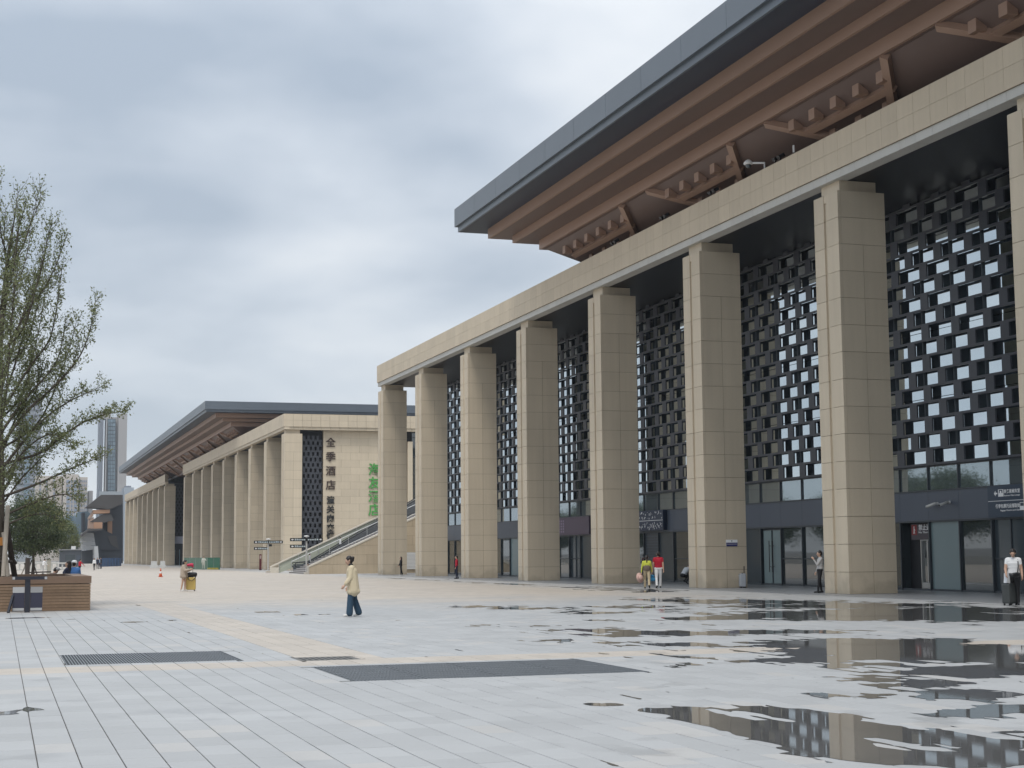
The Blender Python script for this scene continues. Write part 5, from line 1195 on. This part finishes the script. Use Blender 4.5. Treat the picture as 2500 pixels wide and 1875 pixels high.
s1 = suitcase(466, 1443.0, -12, (.55,.40,.12), 'yellow upright suitcase with a black bag on top', .46, .28, .62, .48)
bgp = Vector(s1.location); bg_ = thing('black_handbag', (bgp.x+.03, bgp.y-.03, .70), 'black handbag with hanging strap lying on the yellow suitcase', 'bag')
link('bag_body', blob('bag', [('c',(-.13,0,.12),.12,(.16,0,.13),.11,0),('c',(-.15,0,.06),.07,(.17,0,.07),.07,0)], .018, [mat('black_leather', (.016,.016,.018), .4)]), bg_)
MB().tube([(-.2,-.17,.12),(-.18,-.19,-.12),(-.02,-.2,-.2),(.12,-.19,-.08),(.24,-.12,.1)], .018, 6).build('strap', black, bg_, smooth=True)
pk_ = thing('pink_bundle', (bgp.x-.06, bgp.y, 1.22), 'bright pink bundle held over the yellow suitcase handle', 'bundle')
link('bundle', blob('pinkb', [('c',(-.10,0,.06),.07,(.10,0,.08),.08,0),('c',(.08,0,.05),.06,(.16,0,-.02),.04,0)], .018, [cloth('pink', (.55,.045,.10))]), pk_)
suitcase(1813, 1435.5, 75, (.40,.42,.45), 'silver ribbed suitcase left alone beside a stone column', .44, .27, .62, .34, rough=.28)
s3 = suitcase(2467, 1478, 20, (.055,.06,.06), 'dark grey suitcase under a white paper bag', .46, .28, .60, .10, rough=.5)
wb2 = thing('paper_bag', (s3.location.x-.02, s3.location.y, .675), 'white paper carrier bag standing on the dark grey suitcase', 'bag'); wpb = mat('white_paper', (.70,.71,.73), .6); wb2.rotation_euler = (0, R(6), R(15))
MB().box(-.17,.17,-.06,.06,0,.30).build('bag_body', wpb, wb2, bevel=.006); MB().tube([(-.07,0,.29),(-.05,0,.42),(.05,0,.42),(.07,0,.29)], .008, 6).build('bag_handle', wpb, wb2)
sl = thing('sling_bag', tuple(P7_.location+Vector((-.15,-.245,.93))), 'black sling bag worn across a white T-shirt', 'bag')
link('bag_body', blob('sling', [('c',(-.08,-.01,-.02),.075,(.10,-.01,.0),.08,0)], .014, [mat('black_leather', (.016,.016,.018), .4)]), sl)
ctr = P7_.location-sl.location
MB().tube([(.10,-.02,.04),(.19,.05,.28),(.22,.12,.46),(.20,.22,.51),(.12,.34,.35),(.02,.38,.1)], .016, 6).build('strap', black, sl, smooth=True)
hh_ = h3[-1]; ht = thing('sun_hat', tuple(hh_+Vector((-.10,-.05,-.14))), 'pink straw sun hat carried by the woman in lime', 'hat'); ht.rotation_euler = (R(78),0,R(25))
MB().lathe([(.24,0),(.25,.012),(.13,.03),(.12,.10),(.07,.13)], 18).build('hat', mat('pink_straw', (.62,.42,.36), .8, var=.1, scale=20), ht, smooth=True); MB().lathe([(.131,.031),(.131,.055)], 18).build('ribbon', mat('rose_ribbon', (.45,.20,.18), .7), ht, smooth=True)
hh_ = h4[-1]; bb_ = thing('blue_bag', tuple(hh_+Vector((-.05,0,-.42))), 'blue and white carrier bag in the hand of the man in red', 'bag')
link('bag_body', blob('bluebag', [('c',(-.10,0,.10),.09,(.10,0,.10),.09,0),('c',(-.08,0,.26),.07,(.08,0,.26),.06,0)], .018, [mat('bag_blue', (.03,.22,.42), .5)]), bb_); MB().box(-.19,-.15,-.06,.06,.04,.26).build('bag_side', white, bb_, bevel=.01); MB().tube([(-.05,0,.30),(0,0,.43),(.05,0,.30)], .01, 6).build('bag_handle', white, bb_)
# ------------------------------------------------------------------ air: thin even haze round the whole place
hz = MB().box(-700, 900, -320, 1400, -1.0, 135).build('haze', None); tag(hz, kind='stuff')
hm_ = bpy.data.materials.new('haze_air'); hm_.use_nodes = True; t_ = hm_.node_tree; t_.nodes.clear(); o_ = t_.nodes.new('ShaderNodeOutputMaterial'); v_ = t_.nodes.new('ShaderNodeVolumePrincipled')
v_.inputs['Color'].default_value = (.80,.86,.93,1); v_.inputs['Density'].default_value = .00017; v_.inputs['Anisotropy'].default_value = .2; t_.links.new(v_.outputs[0], o_.inputs[1])
hz.data.materials.clear(); hz.data.materials.append(hm_)
